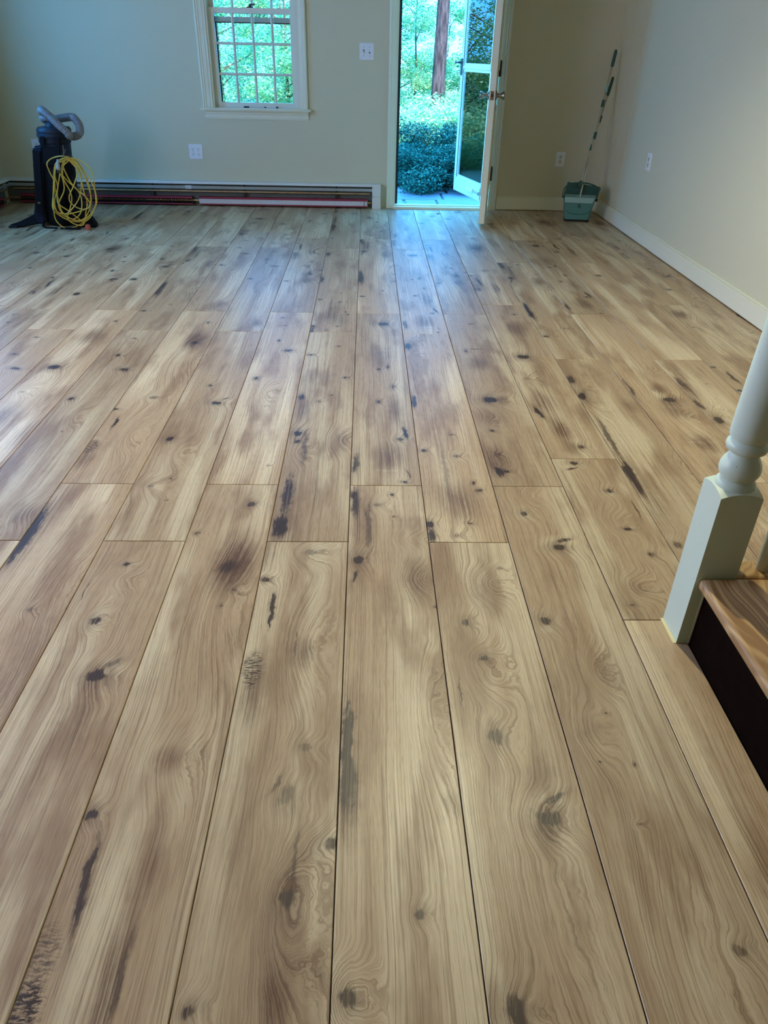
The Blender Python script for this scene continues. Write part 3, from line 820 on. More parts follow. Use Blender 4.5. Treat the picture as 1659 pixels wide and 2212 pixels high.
# ------------------------------------------------------------------ back window
win = structure(empty('window_1', (0, YB, 0)))
cs = MB()
casing(cs, -1.345, WX0 - 0.001, 0.754, WZ1 + 0.01, 0)
casing(cs, -0.484, WX1 + 0.001, 0.754, WZ1 + 0.01, 0)
cs.box(-1.345, -0.484, -0.022, 0, WZ1 + 0.01, WZ1 + 0.09)
cs.build('casing', M['trim'], win)
MB().box(-1.366, -0.458, -0.052, 0.055, 0.734, 0.754).build('stool', M['trim'], win, bevel=0.006, seg=3)
ap = MB().prism([(0, 0.672), (0, 0.734), (-0.022, 0.734), (-0.022, 0.728), (-0.017, 0.722), (-0.017, 0.711), (-0.013, 0.706), (-0.012, 0.684), (-0.008, 0.676), (-0.008, 0.672)], 'x', -1.333, -0.483)
ap.build('apron', M['trim'], win)
MB().box(WX0, WX0 + 0.012, 0.0, T, 0.754, WZ1).box(WX1 - 0.012, WX1, 0.0, T, 0.754, WZ1).box(WX0, WX1, 0, T, WZ1 - 0.012, WZ1).box(WX0, WX1, 0.055, T, 0.742, 0.758).build('frame', M['trim'], win)


def sash(x0, x1, z0, z1, y, rails, cols, rows, bot, top):
    st = 0.042
    m = MB().box(x0, x0 + st, y, y + 0.034, z0, z1).box(x1 - st, x1, y, y + 0.034, z0, z1)
    m.box(x0 + st, x1 - st, y, y + 0.034, z0, z0 + bot).box(x0 + st, x1 - st, y, y + 0.034, z1 - top, z1)
    s = m.build('sash', M['sash'], win, bevel=0.002)
    gx0, gx1, gz0, gz1 = x0 + st, x1 - st, z0 + bot, z1 - top
    mw = 0.019
    cw = (gx1 - gx0 - mw * (cols - 1)) / cols
    rh = (gz1 - gz0 - mw * (rows - 1)) / rows
    bar = [(-mw / 2, 0.012), (-0.003, 0.0), (0.003, 0.0), (mw / 2, 0.012), (mw / 2, 0.026), (-mw / 2, 0.026)]
    for i in range(1, cols):
        cx = gx0 + i * (cw + mw) - mw / 2
        MB().prism([(cx + a, y + b) for a, b in bar], 'z', gz0, gz1).build('muntin', M['sash'], s)
    for j in range(1, rows):
        cz = gz0 + j * (rh + mw) - mw / 2
        MB().prism([(y + b + 0.0004, cz + a) for a, b in bar], 'x', gx0, gx1).build('muntin', M['sash'], s)
    for i in range(cols):
        for j in range(rows):
            a, b = gx0 + i * (cw + mw), gz0 + j * (rh + mw)
            MB().box(a - 0.003, a + cw + 0.003, y + 0.016, y + 0.019, b - 0.003, b + rh + 0.003).build('pane', M['glass'], s)
    return s


sash(WX0 + 0.012, WX1 - 0.012, 0.756, 1.438, 0.055, None, 4, 3, 0.034, 0.036)
sash(WX0 + 0.012, WX1 - 0.012, 1.400, WZ1 - 0.014, 0.092, None, 4, 3, 0.038, 0.040)
lk = MB().box(-0.945, -0.895, 0.060, 0.086, 1.438, 1.446).lathe([(0.011, 1.446), (0.011, 1.456)], 14, -0.92, 0.073).box(-0.925, -0.880, 0.064, 0.078, 1.455, 1.464)
lk.build('sash_lock', M['iron'], win, bevel=0.001)
f = MB().box(WX0 + 0.012, WX0 + 0.052, 0.128, 0.139, 0.758, WZ1).box(WX1 - 0.052, WX1 - 0.012, 0.128, 0.139, 0.758, WZ1)
f.box(WX0 + 0.012, WX1 - 0.012, 0.128, 0.139, 0.758, 0.778).box(WX0 + 0.012, WX1 - 0.012, 0.128, 0.139, 1.345, 1.38)
f.build('storm_frame', M['storm'], win)
MB().box(WX0 + 0.0525, WX0 + 0.060, 0.127, 0.138, 0.778, 1.345).box(WX0 + 0.06, WX1 - 0.06, 0.127, 0.138, 1.338, 1.345).build('storm_gasket', M['black'], win)
MB().box(WX0 + 0.052, WX1 - 0.052, 0.132, 0.135, 0.778, 1.345).build('storm_pane', M['glass'], win)

# ------------------------------------------------------------------ markers lying on the window stool


def marker(xa, xb, caps, lab, y):
    r = 0.0055
    m = empty('marker', ((xa + xb) / 2, YB + y, 0.754 + r))
    tag(m, lab, 'marker')
    L = (xb - xa) / 2
    c0 = -L + (0.045 if 'l' in caps else 0)
    MB().lathe([(r * 0.9, c0), (r * 0.9, L - 0.004), (r * 0.6, L)], 14, 0, 0, 'x').build('barrel', M['pen'], m, smooth=True)
    if 'l' in caps:
        MB().lathe([(r * 0.8, -L), (r, -L + 0.004), (r, c0)], 14, 0, 0, 'x').build('cap', M['black'], m, smooth=True)
    else:
        MB().lathe([(r * 0.35, -L - 0.012), (r * 0.9, -L - 0.002), (r * 1.0, -L + 0.006)], 14, 0, 0, 'x').build('cap', M['black'], m, smooth=True)
        MB().lathe([(r * 1.02, L - 0.016), (r * 1.02, L - 0.002), (r * 0.6, L + 0.002)], 14, 0, 0, 'x').build('end_plug', M['black'], m, smooth=True)


marker(-1.018, -0.858, 'l', 'white marker with a long black cap, left one of two on the window sill', 0.028)
marker(-0.838, -0.735, 'e', 'white marker black at both ends, right one of two on the window sill', 0.026)

# ------------------------------------------------------------------ switch and outlets


def screw(mb, x, z, y=-0.0058):
    mb.lathe([(0.0028, y), (0.0028, y - 0.001)], 8, x, z, 'y')


def receptacle(parent, x, z, mat):
    pts = [(x + 0.0155 * math.cos(a) if abs(math.cos(a)) < 0.9 else x + 0.0145 * (1 if math.cos(a) > 0 else -1), z + 0.0145 * math.sin(a)) for a in [2 * PI * i / 20 for i in range(20)]]
    r = MB().prism(pts, 'y', -0.0085, -0.004).build('receptacle', mat, parent)
    m = MB().box(x - 0.0075, x - 0.0050, -0.0092, -0.0084, z - 0.002, z + 0.007).box(x + 0.0050, x + 0.0075, -0.0092, -0.0084, z - 0.001, z + 0.006)
    m.lathe([(0.0028, -0.0084), (0.0028, -0.0092)], 10, x, z - 0.0075, 'y')
    m.build('slot', M['slot'], r)


def outlet(loc, rot, gangs, lab, mat, wide):
    o = empty('wall_outlet', loc, (0, 0, rot))
    tag(o, lab, 'outlet')
    hw = wide / 2
    p = MB().box(-hw, hw, -0.006, 0.0035, -0.057, 0.057)
    p.build('plate', M['plate'], o, bevel=0.003, seg=2)
    for gx in gangs:
        for gz in (-0.0195, 0.0195):
            receptacle(o, gx, gz, mat)
        s = MB()
        screw(s, gx, 0)
        s.build('screw', M['nickel'], o)
    return o


outlet((-1.446, YB, 0.422), 0, (-0.023, 0.023), 'white four socket outlet plate low on the wall left below the window', M['plate'], 0.115)
outlet((1.668, YB, 0.416), 0, (0.0,), 'white double outlet with ivory sockets on the dark wall beside the dustpan', M['ivory'], 0.078)
outlet((XR, 5.72, 0.535), -PI / 2, (0.0,), 'white double outlet seen edge-on on the right side wall', M['ivory'], 0.078)
outlet((-2.775, YB, 0.437), 0, (0.0,), 'white outlet plate half hidden behind the backpack vacuum', M['plate'], 0.078)

sw = tag(empty('light_switch', (-0.002, YB, 1.167)), 'white double toggle light switch on the wall between window and doorway', 'switch')
MB().box(-0.058, 0.058, -0.006, 0.0035, -0.057, 0.057).build('plate', M['plate'], sw, bevel=0.003)
for x, up in ((-0.023, -1), (0.023, 1)):
    tg = MB().box(x - 0.0052, x + 0.0052, -0.0064, -0.0055, -0.0125, 0.0125).build('toggle_slot', M['slot'], sw)
    MB().prism([(-0.006, -0.004), (-0.006, 0.004), (-0.019, up * 0.011 + 0.003), (-0.019, up * 0.011 - 0.003)], 'x', x - 0.0042, x + 0.0042).build('toggle', M['plate'], tg)
    for z in (0.03, -0.03):
        s = MB()
        screw(s, x, z)
        s.build('screw', M['slot'], sw)

# ------------------------------------------------------------------ baseboard heaters with their front covers off


def heater(loc, rot, L, elements, brackets, cap, lab, sleeve=None):
    """local x runs 0..L along the wall, wall at y=0, room towards -y"""
    h = tag(empty('baseboard_heater', loc, (0, 0, rot)), lab, 'heater')
    c = 0.075 if cap else 0.0
    MB().box(0, L - c, -0.006, 0, 0.004, 0.188).build('back_panel', M['heater_back'], h)
    MB().prism([(0, 0.188), (0, 0.199), (-0.062, 0.197), (-0.066, 0.178), (-0.063, 0.178), (-0.058, 0.190)], 'x', 0, L - c).build('hood', M['heater'], h)
    MB().prism([(-0.064, 0.140), (-0.072, 0.161), (-0.069, 0.163), (-0.061, 0.142)], 'x', 0.05, L - c).build('damper', M['damper'], h)
    if sleeve:
        MB().prism([(-0.066, 0.138), (-0.0745, 0.162), (-0.0715, 0.166), (-0.062, 0.140)], 'x', sleeve - 0.025, sleeve + 0.025).build('damper_sleeve', M['plate'], h)
    MB().tube([(0.07, -0.042, 0.118), (L - c - 0.02, -0.042, 0.118)], 0.0085, 10).build('return_pipe', M['copper'], h, smooth=True)
    MB().tube([(0.02, -0.034, 0.043), (L - c - 0.01, -0.034, 0.043)], 0.010, 10).build('supply_pipe', M['copper'], h, smooth=True)
    for x in brackets:
        MB().box(x, x + 0.022, -0.05, -0.006, 0.080, 0.110).box(x + 0.003, x + 0.019, -0.012, -0.006, 0.01, 0.18).box(x + 0.004, x + 0.018, -0.06, -0.006, 0.004, 0.012).build('bracket', M['iron'], h)
    for (a, b, strip) in elements:
        fb = MB()
        n = int((b - a) / 0.016)
        for i in range(n + 1):
            x = a + (b - a - 0.001) * i / n
            fb.box(x, x + 0.0012, -0.058, -0.012, 0.013, 0.073)
        e = fb.build('fin_element', M['fin'], h)
        e['kind'] = 'stuff'
        MB().box(a, b, -0.060, -0.010, 0.0695, 0.0745).box(a, b, -0.062, -0.058, 0.060, 0.0745).build('fin_edge', M['fin_red'], h)
        MB().box(a, b, -0.060, -0.010, 0.012, 0.0165).box(a, b, -0.062, -0.058, 0.012, 0.0215).build('fin_edge', M['fin_red'], h)
        if strip:
            MB().box(a + 0.002, b - 0.03, -0.0632, -0.058, 0.0225, 0.059).build('face_strip', M['fin_white'], h)
            MB().box(b - 0.024, b - 0.004, -0.0632, -0.058, 0.0225, 0.059).box(b - 0.003, b, -0.064, -0.058, 0.018, 0.068).build('face_strip', M['fin_white'], h)
    if cap:
        MB().box(L - c, L, -0.080, 0, 0.0, 0.100).build('end_cap', M['heater'], h, bevel=0.004)
        MB().box(L - c, L, -0.078, 0, 0.1005, 0.199).build('end_cap', M['heater'], h, bevel=0.004)
    return h


LH = 0.127 - XL
heater((XL, YB, 0), 0, LH, [(0.12, -1.508 - XL, False), (-1.452 - XL, 0.01 - XL, True)], [x - XL for x in (-1.86, -1.07, -0.27, -2.66)], True,
       'long baseboard heater with its front cover off along the wall under the window', -1.53 - XL)
heater((XL, 2.9, 0), PI / 2, YB - 2.9 - 0.085, [(0.3, 1.9, False), (2.0, 3.72, False)], [0.8, 1.6, 2.4, 3.2], False,
       'baseboard heater with its cover off along the left side wall')

# ------------------------------------------------------------------ stairs, newel, balusters
st = tag(empty('staircase', (0.772, 0.4, 0)), 'wooden step with a natural pine tread and dark stained riser behind the newel', 'stairs')
TZ, TT = 0.195, 0.028
steps = 4
for i in range(steps):
    x0 = 0.0 + i * 0.272
    z0 = i * TZ
    MB().box(x0, x0 + 0.02, -2.0, 0.872, z0 + (0.0 if i == 0 else 0), z0 + TZ - TT).build('riser', M['riser'], st)
    ye = 0.945 if i else 0.945
    tb = MB()
    if i == 0:
        tb.box(-0.024, 0.272, -2.0, 0.8735, z0 + TZ - TT, z0 + TZ).box(0.0605, 0.272, 0.8736, 0.945, z0 + TZ - TT, z0 + TZ)
        o = tb.build('tread', M['stair'], st)
        bv = o.modifiers.new('round', 'BEVEL')
        bv.width, bv.segments, bv.limit_method = 0.011, 4, 'ANGLE'
    else:
        tb.box(x0 - 0.024, min(x0 + 0.272, 1.262), -2.0, ye, z0 + TZ - TT, z0 + TZ)
        tb.build('tread', M['stair'], st, bevel=0.010, seg=3)
MB().prism([(0.03, 0.0), (1.26, 0.0), (1.26, 4 * TZ - TT), (3 * 0.272 + 0.02, 4 * TZ - TT), (3 * 0.272 + 0.02, 3 * TZ - TT), (2 * 0.272 + 0.02, 3 * TZ - TT), (2 * 0.272 + 0.02, 2 * TZ - TT), (0.272 + 0.02, 2 * TZ - TT), (0.272 + 0.02, TZ - TT), (0.03, TZ - TT)],
           'y', 0.90, 0.93).build('stringer', M['trim'], st)

NX, NY, NH = 0.786, 1.3175, 0.045
nw = tag(empty('newel_post', (NX, NY, 0)), 'pale green turned newel post with a square base at the foot of the stairs', 'newel post')
n = 8
bm_ = MB()
ring = []
for s, (ax, ay) in enumerate(((-1, -1), (1, -1), (1, 1), (-1, 1))):
    bx, by = ((1, -1), (1, 1), (-1, 1), (-1, -1))[s]
    for i in range(n):
        t = i / n
        ring.append((NH * (ax + (bx - ax) * t), NH * (ay + (by - ay) * t)))
m = len(ring)


def shoulder(x, y):
    r = math.hypot(x, y)
    return 0.4145 - 2.3 * max(0.0, r - 0.030) ** 1.5


vs = [(x, y, 0.0) for x, y in ring] + [(x, y, shoulder(x, y)) for x, y in ring]
for s in (0.8, 0.62):
    vs += [(x * s, y * s, shoulder(x * s, y * s) + 0.0) for x, y in ring]
fs = [tuple(range(m))[::-1]]
for L_ in range(3):
    for i in range(m):
        k = (i + 1) % m
        fs.append((L_ * m + i, L_ * m + k, (L_ + 1) * m + k, (L_ + 1) * m + i))
fs.append(tuple(range(3 * m, 4 * m)))
bm_.add(vs, fs)
blk = bm_.build('base_block', M['newel'], nw)
for p in blk.data.polygons:
    p.use_smooth = True
blk.data.set_sharp_from_angle(angle=math.radians(35))
prof = [(0.030, 0.395), (0.037, 0.399), (0.0405, 0.405), (0.0415, 0.412), (0.040, 0.420), (0.036, 0.4265), (0.033, 0.4285), (0.0335, 0.431), (0.037, 0.435), (0.0405, 0.442), (0.042, 0.450), (0.0415, 0.458),
        (0.0385, 0.467), (0.034, 0.475), (0.030, 0.482), (0.0285, 0.487), (0.0285, 0.490), (0.034, 0.4915), (0.0395, 0.496), (0.0418, 0.503), (0.0405, 0.510), (0.036, 0.5155), (0.0345, 0.518), (0.036, 0.521), (0.0395, 0.525), (0.0405, 0.531),
        (0.0400, 0.58), (0.0365, 0.72), (0.033, 0.84), (0.031, 0.90), (0.036, 0.905), (0.038, 0.915), (0.036, 0.925), (0.031, 0.93)]
MB().lathe(prof, 40).build('turned_shaft', M['newel'], nw, smooth=True)
MB().box(-NH, NH, -NH, NH, 0.93, 1.09).build('top_block', M['newel'], nw, bevel=0.003)
MB().lathe([(0.02, 1.09), (0.035, 1.10), (0.045, 1.125), (0.035, 1.155), (0.0, 1.165)], 24).build('finial', M['newel'], nw, smooth=True)


MB().box(-0.0185, -0.0150, -NH - 0.0012, -NH + 0.002, 0.0, 0.165).build('paint_edge', M['plate'], nw)
structure(MB().box(NX - NH - 0.007, NX - NH, NY - NH, NY + NH, -0.002, 0.0012).build('trim_4', M['gap']))


def baluster(x, zb, zt, lab):
    b = tag(empty('baluster', (x, 1.308, zb)), lab, 'baluster')
    h = zt - zb
    MB().lathe([(0.0145, 0.0), (0.0155, 0.06), (0.0165, h * 0.35), (0.013, h * 0.8), (0.010, h)], 18).build('spindle', M['baluster'], b, smooth=True)


baluster(0.905, TZ, 1.17, 'slim cream stair spindle standing on the pine tread behind the newel')
hr = MB().tube([(NX + 0.04, NY, 1.05), (XR - 0.002, NY, 1.05 + (XR - NX) * 0.717)], 0.022, 12).build('handrail', M['newel'], None, smooth=True)
tag(hr, 'pale green stair handrail rising from the newel to the right wall', 'handrail')

# ------------------------------------------------------------------ backpack vacuum
VX, VY = -2.268, 5.97
vac = tag(empty('backpack_vacuum', (VX, VY, 0)), 'dark backpack vacuum with a grey ribbed hose coiled on its lid', 'vacuum cleaner')
LEAN = -0.060


def lean(v, k=LEAN / 0.6):
    return (v[0] + k * (0.62 - v[2]), v[1], v[2])


def leaned(mb):
    mb.v = [lean(v) for v in mb.v]
    return mb


leaned(MB().lathe([(0.100, 0.03), (0.108, 0.05), (0.108, 0.35), (0.106, 0.56), (0.112, 0.566), (0.112, 0.60)], 36)).build('canister', M['vac'], vac, smooth=True)
lid = leaned(MB().lathe([(0.114, 0.600), (0.120, 0.604), (0.120, 0.622), (0.116, 0.626), (0.119, 0.632), (0.118, 0.652), (0.108, 0.664), (0.060, 0.668)], 36)).build('lid', M['vac_lid'], vac, smooth=True)
leaned(MB().box(-0.060, -0.030, -0.126, -0.112, 0.545, 0.612)).build('latch', M['webbing'], lid, bevel=0.003)
leaned(MB().box(0.045, 0.075, -0.118, -0.100, 0.545, 0.612)).build('latch', M['webbing'], lid, bevel=0.003)
leaned(MB().lathe([(0.060, 0.664), (0.052, 0.676), (0.046, 0.688), (0.036, 0.699), (0.018, 0.705), (0.0, 0.706)], 24, -0.005, 0.0)).build('hose_port', M['vac_lid'], lid, smooth=True)
# soft bag shell round the lower body
leaned(MB().lathe([(0.095, 0.0), (0.118, 0.02), (0.122, 0.10), (0.121, 0.38), (0.116, 0.44), (0.106, 0.455)], 30)).build('shell', M['webbing'], vac, smooth=True)
leaned(MB().box(-0.055, 0.075, -0.128, -0.112, 0.42, 0.545)).build('label_panel', M['webbing'], vac, bevel=0.006)
# harness back pad on the left side
pp = [(-0.150, 0.545), (-0.076, 0.553), (-0.082, 0.46), (-0.092, 0.36), (-0.10, 0.24), (-0.105, 0.12), (-0.098, 0.035), (-0.130, 0.012), (-0.172, 0.022), (-0.190, 0.07), (-0.176, 0.14), (-0.165, 0.20), (-0.160, 0.30), (-0.160, 0.42)]
pad = MB().prism([(a + 0.020 - 0.075 * (0.55 - b) / 0.55, b) for a, b in pp], 'y', -0.12, 0.09).build('back_pad', M['pad'], vac, bevel=0.012, seg=3)
MB().ribbon([(-0.105, -0.126, 0.52), (-0.128, -0.128, 0.38), (-0.150, -0.128, 0.25), (-0.172, -0.126, 0.10)], 0.05, 0.012, (1, 0, 0)).build('shoulder_strap', M['webbing'], vac)
MB().box(-0.172, -0.152, -0.140, -0.130, 0.165, 0.178).build('buckle', M['nickel'], vac)
# waist belt and loose straps on the floor
belt = spline([(-0.22, -0.10, 0.05), (-0.26, -0.12, 0.040), (-0.32, -0.15, 0.022), (-0.39, -0.175, 0.008)], 6)
MB().ribbon(belt, lambda i: 0.075 - 0.045 * min(1.0, i / 17.0), 0.014, (0, 0.5, 0.6)).build('waist_belt', M['webbing'], vac)
MB().box(-0.405, -0.335, -0.195, -0.165, 0.0, 0.016).build('belt_buckle', M['vac'], vac, bevel=0.004)
MB().ribbon(spline([(-0.165, -0.115, 0.03), (-0.160, -0.15, 0.012), (-0.13, -0.175, 0.005), (-0.08, -0.18, 0.004), (-0.05, -0.175, 0.004)], 6), 0.018, 0.005, (0, 1, 0.3)).build('loose_strap', M['webbing'], vac)
MB().ribbon(spline([(-0.02, -0.19, 0.005), (0.03, -0.20, 0.007), (0.08, -0.20, 0.006), (0.13, -0.205, 0.006)], 5), 0.026, 0.006, (0, 1, 0.2)).build('loose_strap', M['webbing'], vac)
MB().ribbon(spline([(0.06, -0.02, 0.42), (0.10, -0.06, 0.25), (0.15, -0.08, 0.11), (0.20, -0.085, 0.012)], 6), lambda i: 0.03 + 0.075 * (i / 18.0), 0.02, (0, 1, 0)).build('side_belt', M['webbing'], vac)
MB().prism([(0.05, 0.0), (0.228, 0.0), (0.205, 0.045), (0.10, 0.20), (0.05, 0.30)], 'y', -0.135, -0.055).build('side_pad', M['webbing'], vac, bevel=0.01)
# ribbed hose
hp = spline([(-0.01, 0.0, 0.716), (-0.045, -0.005, 0.722), (-0.065, 0.03, 0.71), (-0.03, 0.09, 0.700), (0.05, 0.10, 0.715), (0.115, 0.085, 0.722), (0.150, 0.05, 0.715), (0.188, 0.01, 0.675), (0.192, -0.03, 0.628), (0.150, -0.045, 0.608), (0.105, -0.03, 0.625)], 14)
hp2 = spline([(0.105, -0.03, 0.625), (0.150, -0.120, 0.622), (0.140, -0.135, 0.645), (0.09, -0.130, 0.688), (0.03, -0.10, 0.738), (-0.025, -0.07, 0.771), (-0.050, -0.02, 0.760), (-0.040, 0.03, 0.730)], 14)


def resample(pts, d):
    out, acc = [pts[0]], 0.0
    for a, b in zip(pts, pts[1:]):
        s = (b - a).length
        while acc + s >= d:
            t = (d - acc) / s
            a = a + (b - a) * t
            out.append(a.copy())
            s = (b - a).length
            acc = 0.0
        acc += s
    return out


hall = resample(hp + hp2[1:], 0.0028)
MB().tube(hall, lambda i: 0.0275 if (i % 4) < 2 else 0.0248, 16).build('hose', M['hose'], vac, smooth=True)

# ------------------------------------------------------------------ yellow extension cord hung on the vacuum
CY = 5.772


def cp(px, py, dy=0.0):
    """coil plane: millimetre sketch of the loops, hung in front of the vacuum"""
    return (-2.272 + (px - 140) * 0.0002925 - 0.115 * (py - 90) / 1950, CY + dy, 0.494 - (py - 90) * 0.000252)


loops = [
    [(620, 110), (430, 190), (320, 430), (305, 800), (370, 1150), (540, 1560), (860, 1790), (1110, 1700), (1225, 1300), (1180, 900), (1010, 480), (830, 240)],
    [(560, 95), (280, 120), (150, 260), (200, 480), (310, 740), (300, 1000), (262, 1180), (290, 1450), (420, 1640), (700, 1800), (1000, 1815), (1270, 1570), (1362, 1290), (1290, 860), (1010, 450), (780, 180)],
    [(560, 140), (350, 290), (300, 640), (265, 1150), (320, 1480), (370, 1780), (540, 1990), (730, 2030), (1000, 1900), (1240, 1690), (1335, 1440), (1372, 1240), (1300, 950), (1300, 690), (1240, 480), (1060, 280), (840, 160)],
    [(640, 150), (520, 280), (540, 620), (700, 980), (750, 1220), (700, 1480), (680, 1720), (850, 1900), (1060, 1900), (1110, 1550), (1120, 1300), (1060, 1000), (960, 620), (860, 330)],
    [(600, 170), (490, 330), (510, 600), (860, 960), (1060, 1080), (1200, 1290), (1180, 1440), (1020, 1530), (760, 1590), (560, 1610), (380, 1540), (330, 1250), (380, 900), (340, 560), (400, 280)],
    [(660, 170), (560, 300), (560, 420), (720, 760), (880, 960), (960, 1150), (1020, 1380), (980, 1620), (800, 1770), (540, 1690), (380, 1500), (300, 1180), (330, 800), (320, 450), (470, 190)],
    [(680, 160), (780, 300), (860, 480), (820, 800), (710, 1080), (700, 1240), (760, 1360), (900, 1460), (1100, 1480), (1200, 1380), (1210, 1100), (1140, 760), (1020, 480), (860, 270)],
    [(650, 200), (900, 420), (970, 700), (950, 1050), (860, 1320), (700, 1550), (560, 1610), (430, 1380), (540, 1000), (520, 760), (470, 540), (420, 700), (400, 900), (370, 1150), (450, 1330), (680, 1520), (900, 1720), (1080, 1880)],
]
rr = random.Random(3)
ctrl = []
for li, lp_ in enumerate(loops):
    for i, (a, b) in enumerate(lp_):
        ctrl.append(cp(a + rr.uniform(-8, 8), b + rr.uniform(-8, 8), 0.004 * ((li * 5 + i * 2) % 9) - 0.018 + rr.uniform(-0.004, 0.004)))
cpts = spline(ctrl, 7)
cord = tag(empty('extension_cord', (-2.21, CY, 0)), 'yellow extension cord looped in a coil hanging on the front of the backpack vacuum', 'cord')


def local(pts, o):
    return [Vector(p) - o.location for p in pts]


MB().tube([Vector((p.x, p.y, max(p.z, 0.005))) for p in local(cpts, cord)], 0.0043, 7).build('cable', M['yellow'], cord, smooth=True)
q = Vector(cp(430, 330, -0.026)) - cord.location
pl = MB().lathe([(0.006, 0.045), (0.009, 0.03), (0.012, 0.005), (0.013, -0.018), (0.010, -0.024)], 14).build('plug', M['plug'], cord, smooth=True, loc=q, rot=(0, math.radians(8), 0))
MB().box(-0.007, -0.0045, -0.002, 0.002, -0.045, -0.023).box(0.0045, 0.007, -0.002, 0.002, -0.045, -0.023).build('prong', M['nickel'], pl)
q = Vector(cp(1185, 1985, -0.01)) - cord.location
MB().box(-0.016, 0.016, -0.016, 0.014, -q.z, 0.022).build('connector', M['orange'], cord, loc=q, bevel=0.005)
MB().tube([Vector(cp(*a)) - cord.location for a in ((470, -180, 0.03), (520, -30, 0.0), (545, 60, -0.02), (600, 60, -0.03), (690, 75, -0.02), (760, 110, 0.0))], 0.0025, 6).tube([Vector(cp(*a)) - cord.location for a in ((545, -90, 0.02), (560, 20, -0.02), (540, 90, -0.028), (560, 120, -0.02), (600, 200, 0.0))], 0.0025, 6).build('tie', M['twine'], cord, smooth=True)

# ------------------------------------------------------------------ dustpan and broom leaning in the corner
dp = tag(empty('dustpan', (1.765, 6.44, 0), (0, 0, math.radians(-9))), 'teal upright dustpan bin with comb teeth and a steel pole in the corner', 'dustpan')


def bin_ring(z, w0, d0, cy, n=6):
    r = 0.02
    pts = []
    for (sx, sy, a0) in ((1, -1, -PI / 2), (1, 1, 0), (-1, 1, PI / 2), (-1, -1, PI)):
        for i in range(n):
            a = a0 + (PI / 2) * i / (n - 1)
            pts.append((sx * (w0 - r) + r * math.cos(a), cy + sy * (d0 - r) + r * math.sin(a), z))
    return pts


def shell(levels, inner):
    mb = MB()
    rings = [bin_ring(*l) for l in levels] + [bin_ring(*l) for l in inner]
    k = len(rings[0])
    vs = [p for r in rings for p in r]
    fs = [tuple(range(k))[::-1]]
    for j in range(len(rings) - 1):
        for i in range(k):
            q = (i + 1) % k
            fs.append((j * k + i, j * k + q, (j + 1) * k + q, (j + 1) * k + i))
    fs.append(tuple(range((len(rings) - 1) * k, len(rings) * k)))
    return mb.add(vs, fs)


shell([(0.012, 0.100, 0.060, 0), (0.060, 0.106, 0.064, 0), (0.165, 0.124, 0.074, 0)], [(0.165, 0.121, 0.071, 0), (0.03, 0.100, 0.058, 0)]).build('bin', M['pan'], dp, smooth=True)
shell([(0.0, 0.101, 0.058, 0), (0.018, 0.102, 0.062, 0), (0.0185, 0.1, 0.06, 0)], [(0.019, 0.08, 0.04, 0)]).build('base_strip', M['black'], dp, smooth=True)
MB().prism([(-0.124, 0.16), (0.124, 0.16), (0.160, 0.258), (-0.105, 0.285)], 'y', 0.066, 0.074).prism([(0.118, 0.15), (0.126, 0.15), (0.162, 0.258), (0.150, 0.258)], 'y', -0.02, 0.072).build('back_flap', M['pan_dark'], dp, bevel=0.002)
cb = MB().prism([(-0.118, 0.150), (0.104, 0.150), (0.122, 0.190), (-0.124, 0.190)], 'y', -0.080, -0.074)
for i in range(24):
    x = -0.121 + i * 0.0104
    cb.box(x, x + 0.0045, -0.080, -0.075, 0.1895, 0.212)
cb.build('comb', M['comb'], dp)
MB().box(-0.010, 0.010, -0.080, -0.068, 0.112, 0.140).build('clip', M['pan_dark'], dp, bevel=0.002)
MB().tube(spline([(-0.095, -0.0675, 0.085), (-0.06, -0.0685, 0.066), (0.0, -0.069, 0.060), (0.06, -0.0685, 0.066), (0.095, -0.0675, 0.085)], 5), 0.0018, 6).build('crease', M['pan_dark'], dp)
MB().tube(spline([(-0.136, -0.02, 0.175), (-0.138, -0.02, 0.215), (-0.125, -0.01, 0.255), (-0.085, 0.0, 0.281), (-0.02, 0.01, 0.289), (0.06, 0.02, 0.285), (0.13, 0.02, 0.262), (0.150, 0.015, 0.225), (0.138, 0.0, 0.170)], 6), 0.0062, 8).build('bail_handle', M['pan_dark'], dp, smooth=True)
MB().lathe([(0.012, 0.126), (0.012, 0.150)], 12, 0.0, 0.165, 'x').build('pivot', M['black'], dp, smooth=True)
dp_inv = Matrix.Translation((1.765, 6.44, 0)) @ Matrix.Rotation(math.radians(-9), 4, 'Z')
dp_inv = dp_inv.inverted()


def pole(parent, a, b, r, collars, grip, inv=None, mats=None):
    a, b = Vector(a), Vector(b)
    if inv is not None:
        a, b = inv @ a, inv @ b
    d = b - a
    MB().tube([a, a + d * (1 - grip * 0.9)], r, 10).build('pole', M['steel'], parent, smooth=True)
    MB().tube([a + d * (1 - grip), a + d * (1 - grip * 0.9), a + d * 0.985, b], lambda i: (r * 1.25, r * 1.75, r * 1.75, r * 1.3)[i], 12).build('grip', M['pan_dark'], parent, smooth=True)
    for (t, hl, key) in collars:
        MB().tube([a + d * (t - hl), a + d * (t + hl)], r * 1.6, 10).build('collar', M[key], parent, smooth=True)


pole(dp, (1.757, 6.46, 0.262), (1.988, 6.79, 1.030), 0.0072, [(0.02, 0.03, 'pan_dark'), (0.36, 0.028, 'pan_dark'), (0.62, 0.03, 'pan_dark')], 0.17, dp_inv)
br = tag(empty('broom', (1.77, 6.43, 0)), 'long steel-poled broom with a dark green grip leaning in the corner', 'broom')
off = br.location


def bl_(v):
    return Vector(v) - off


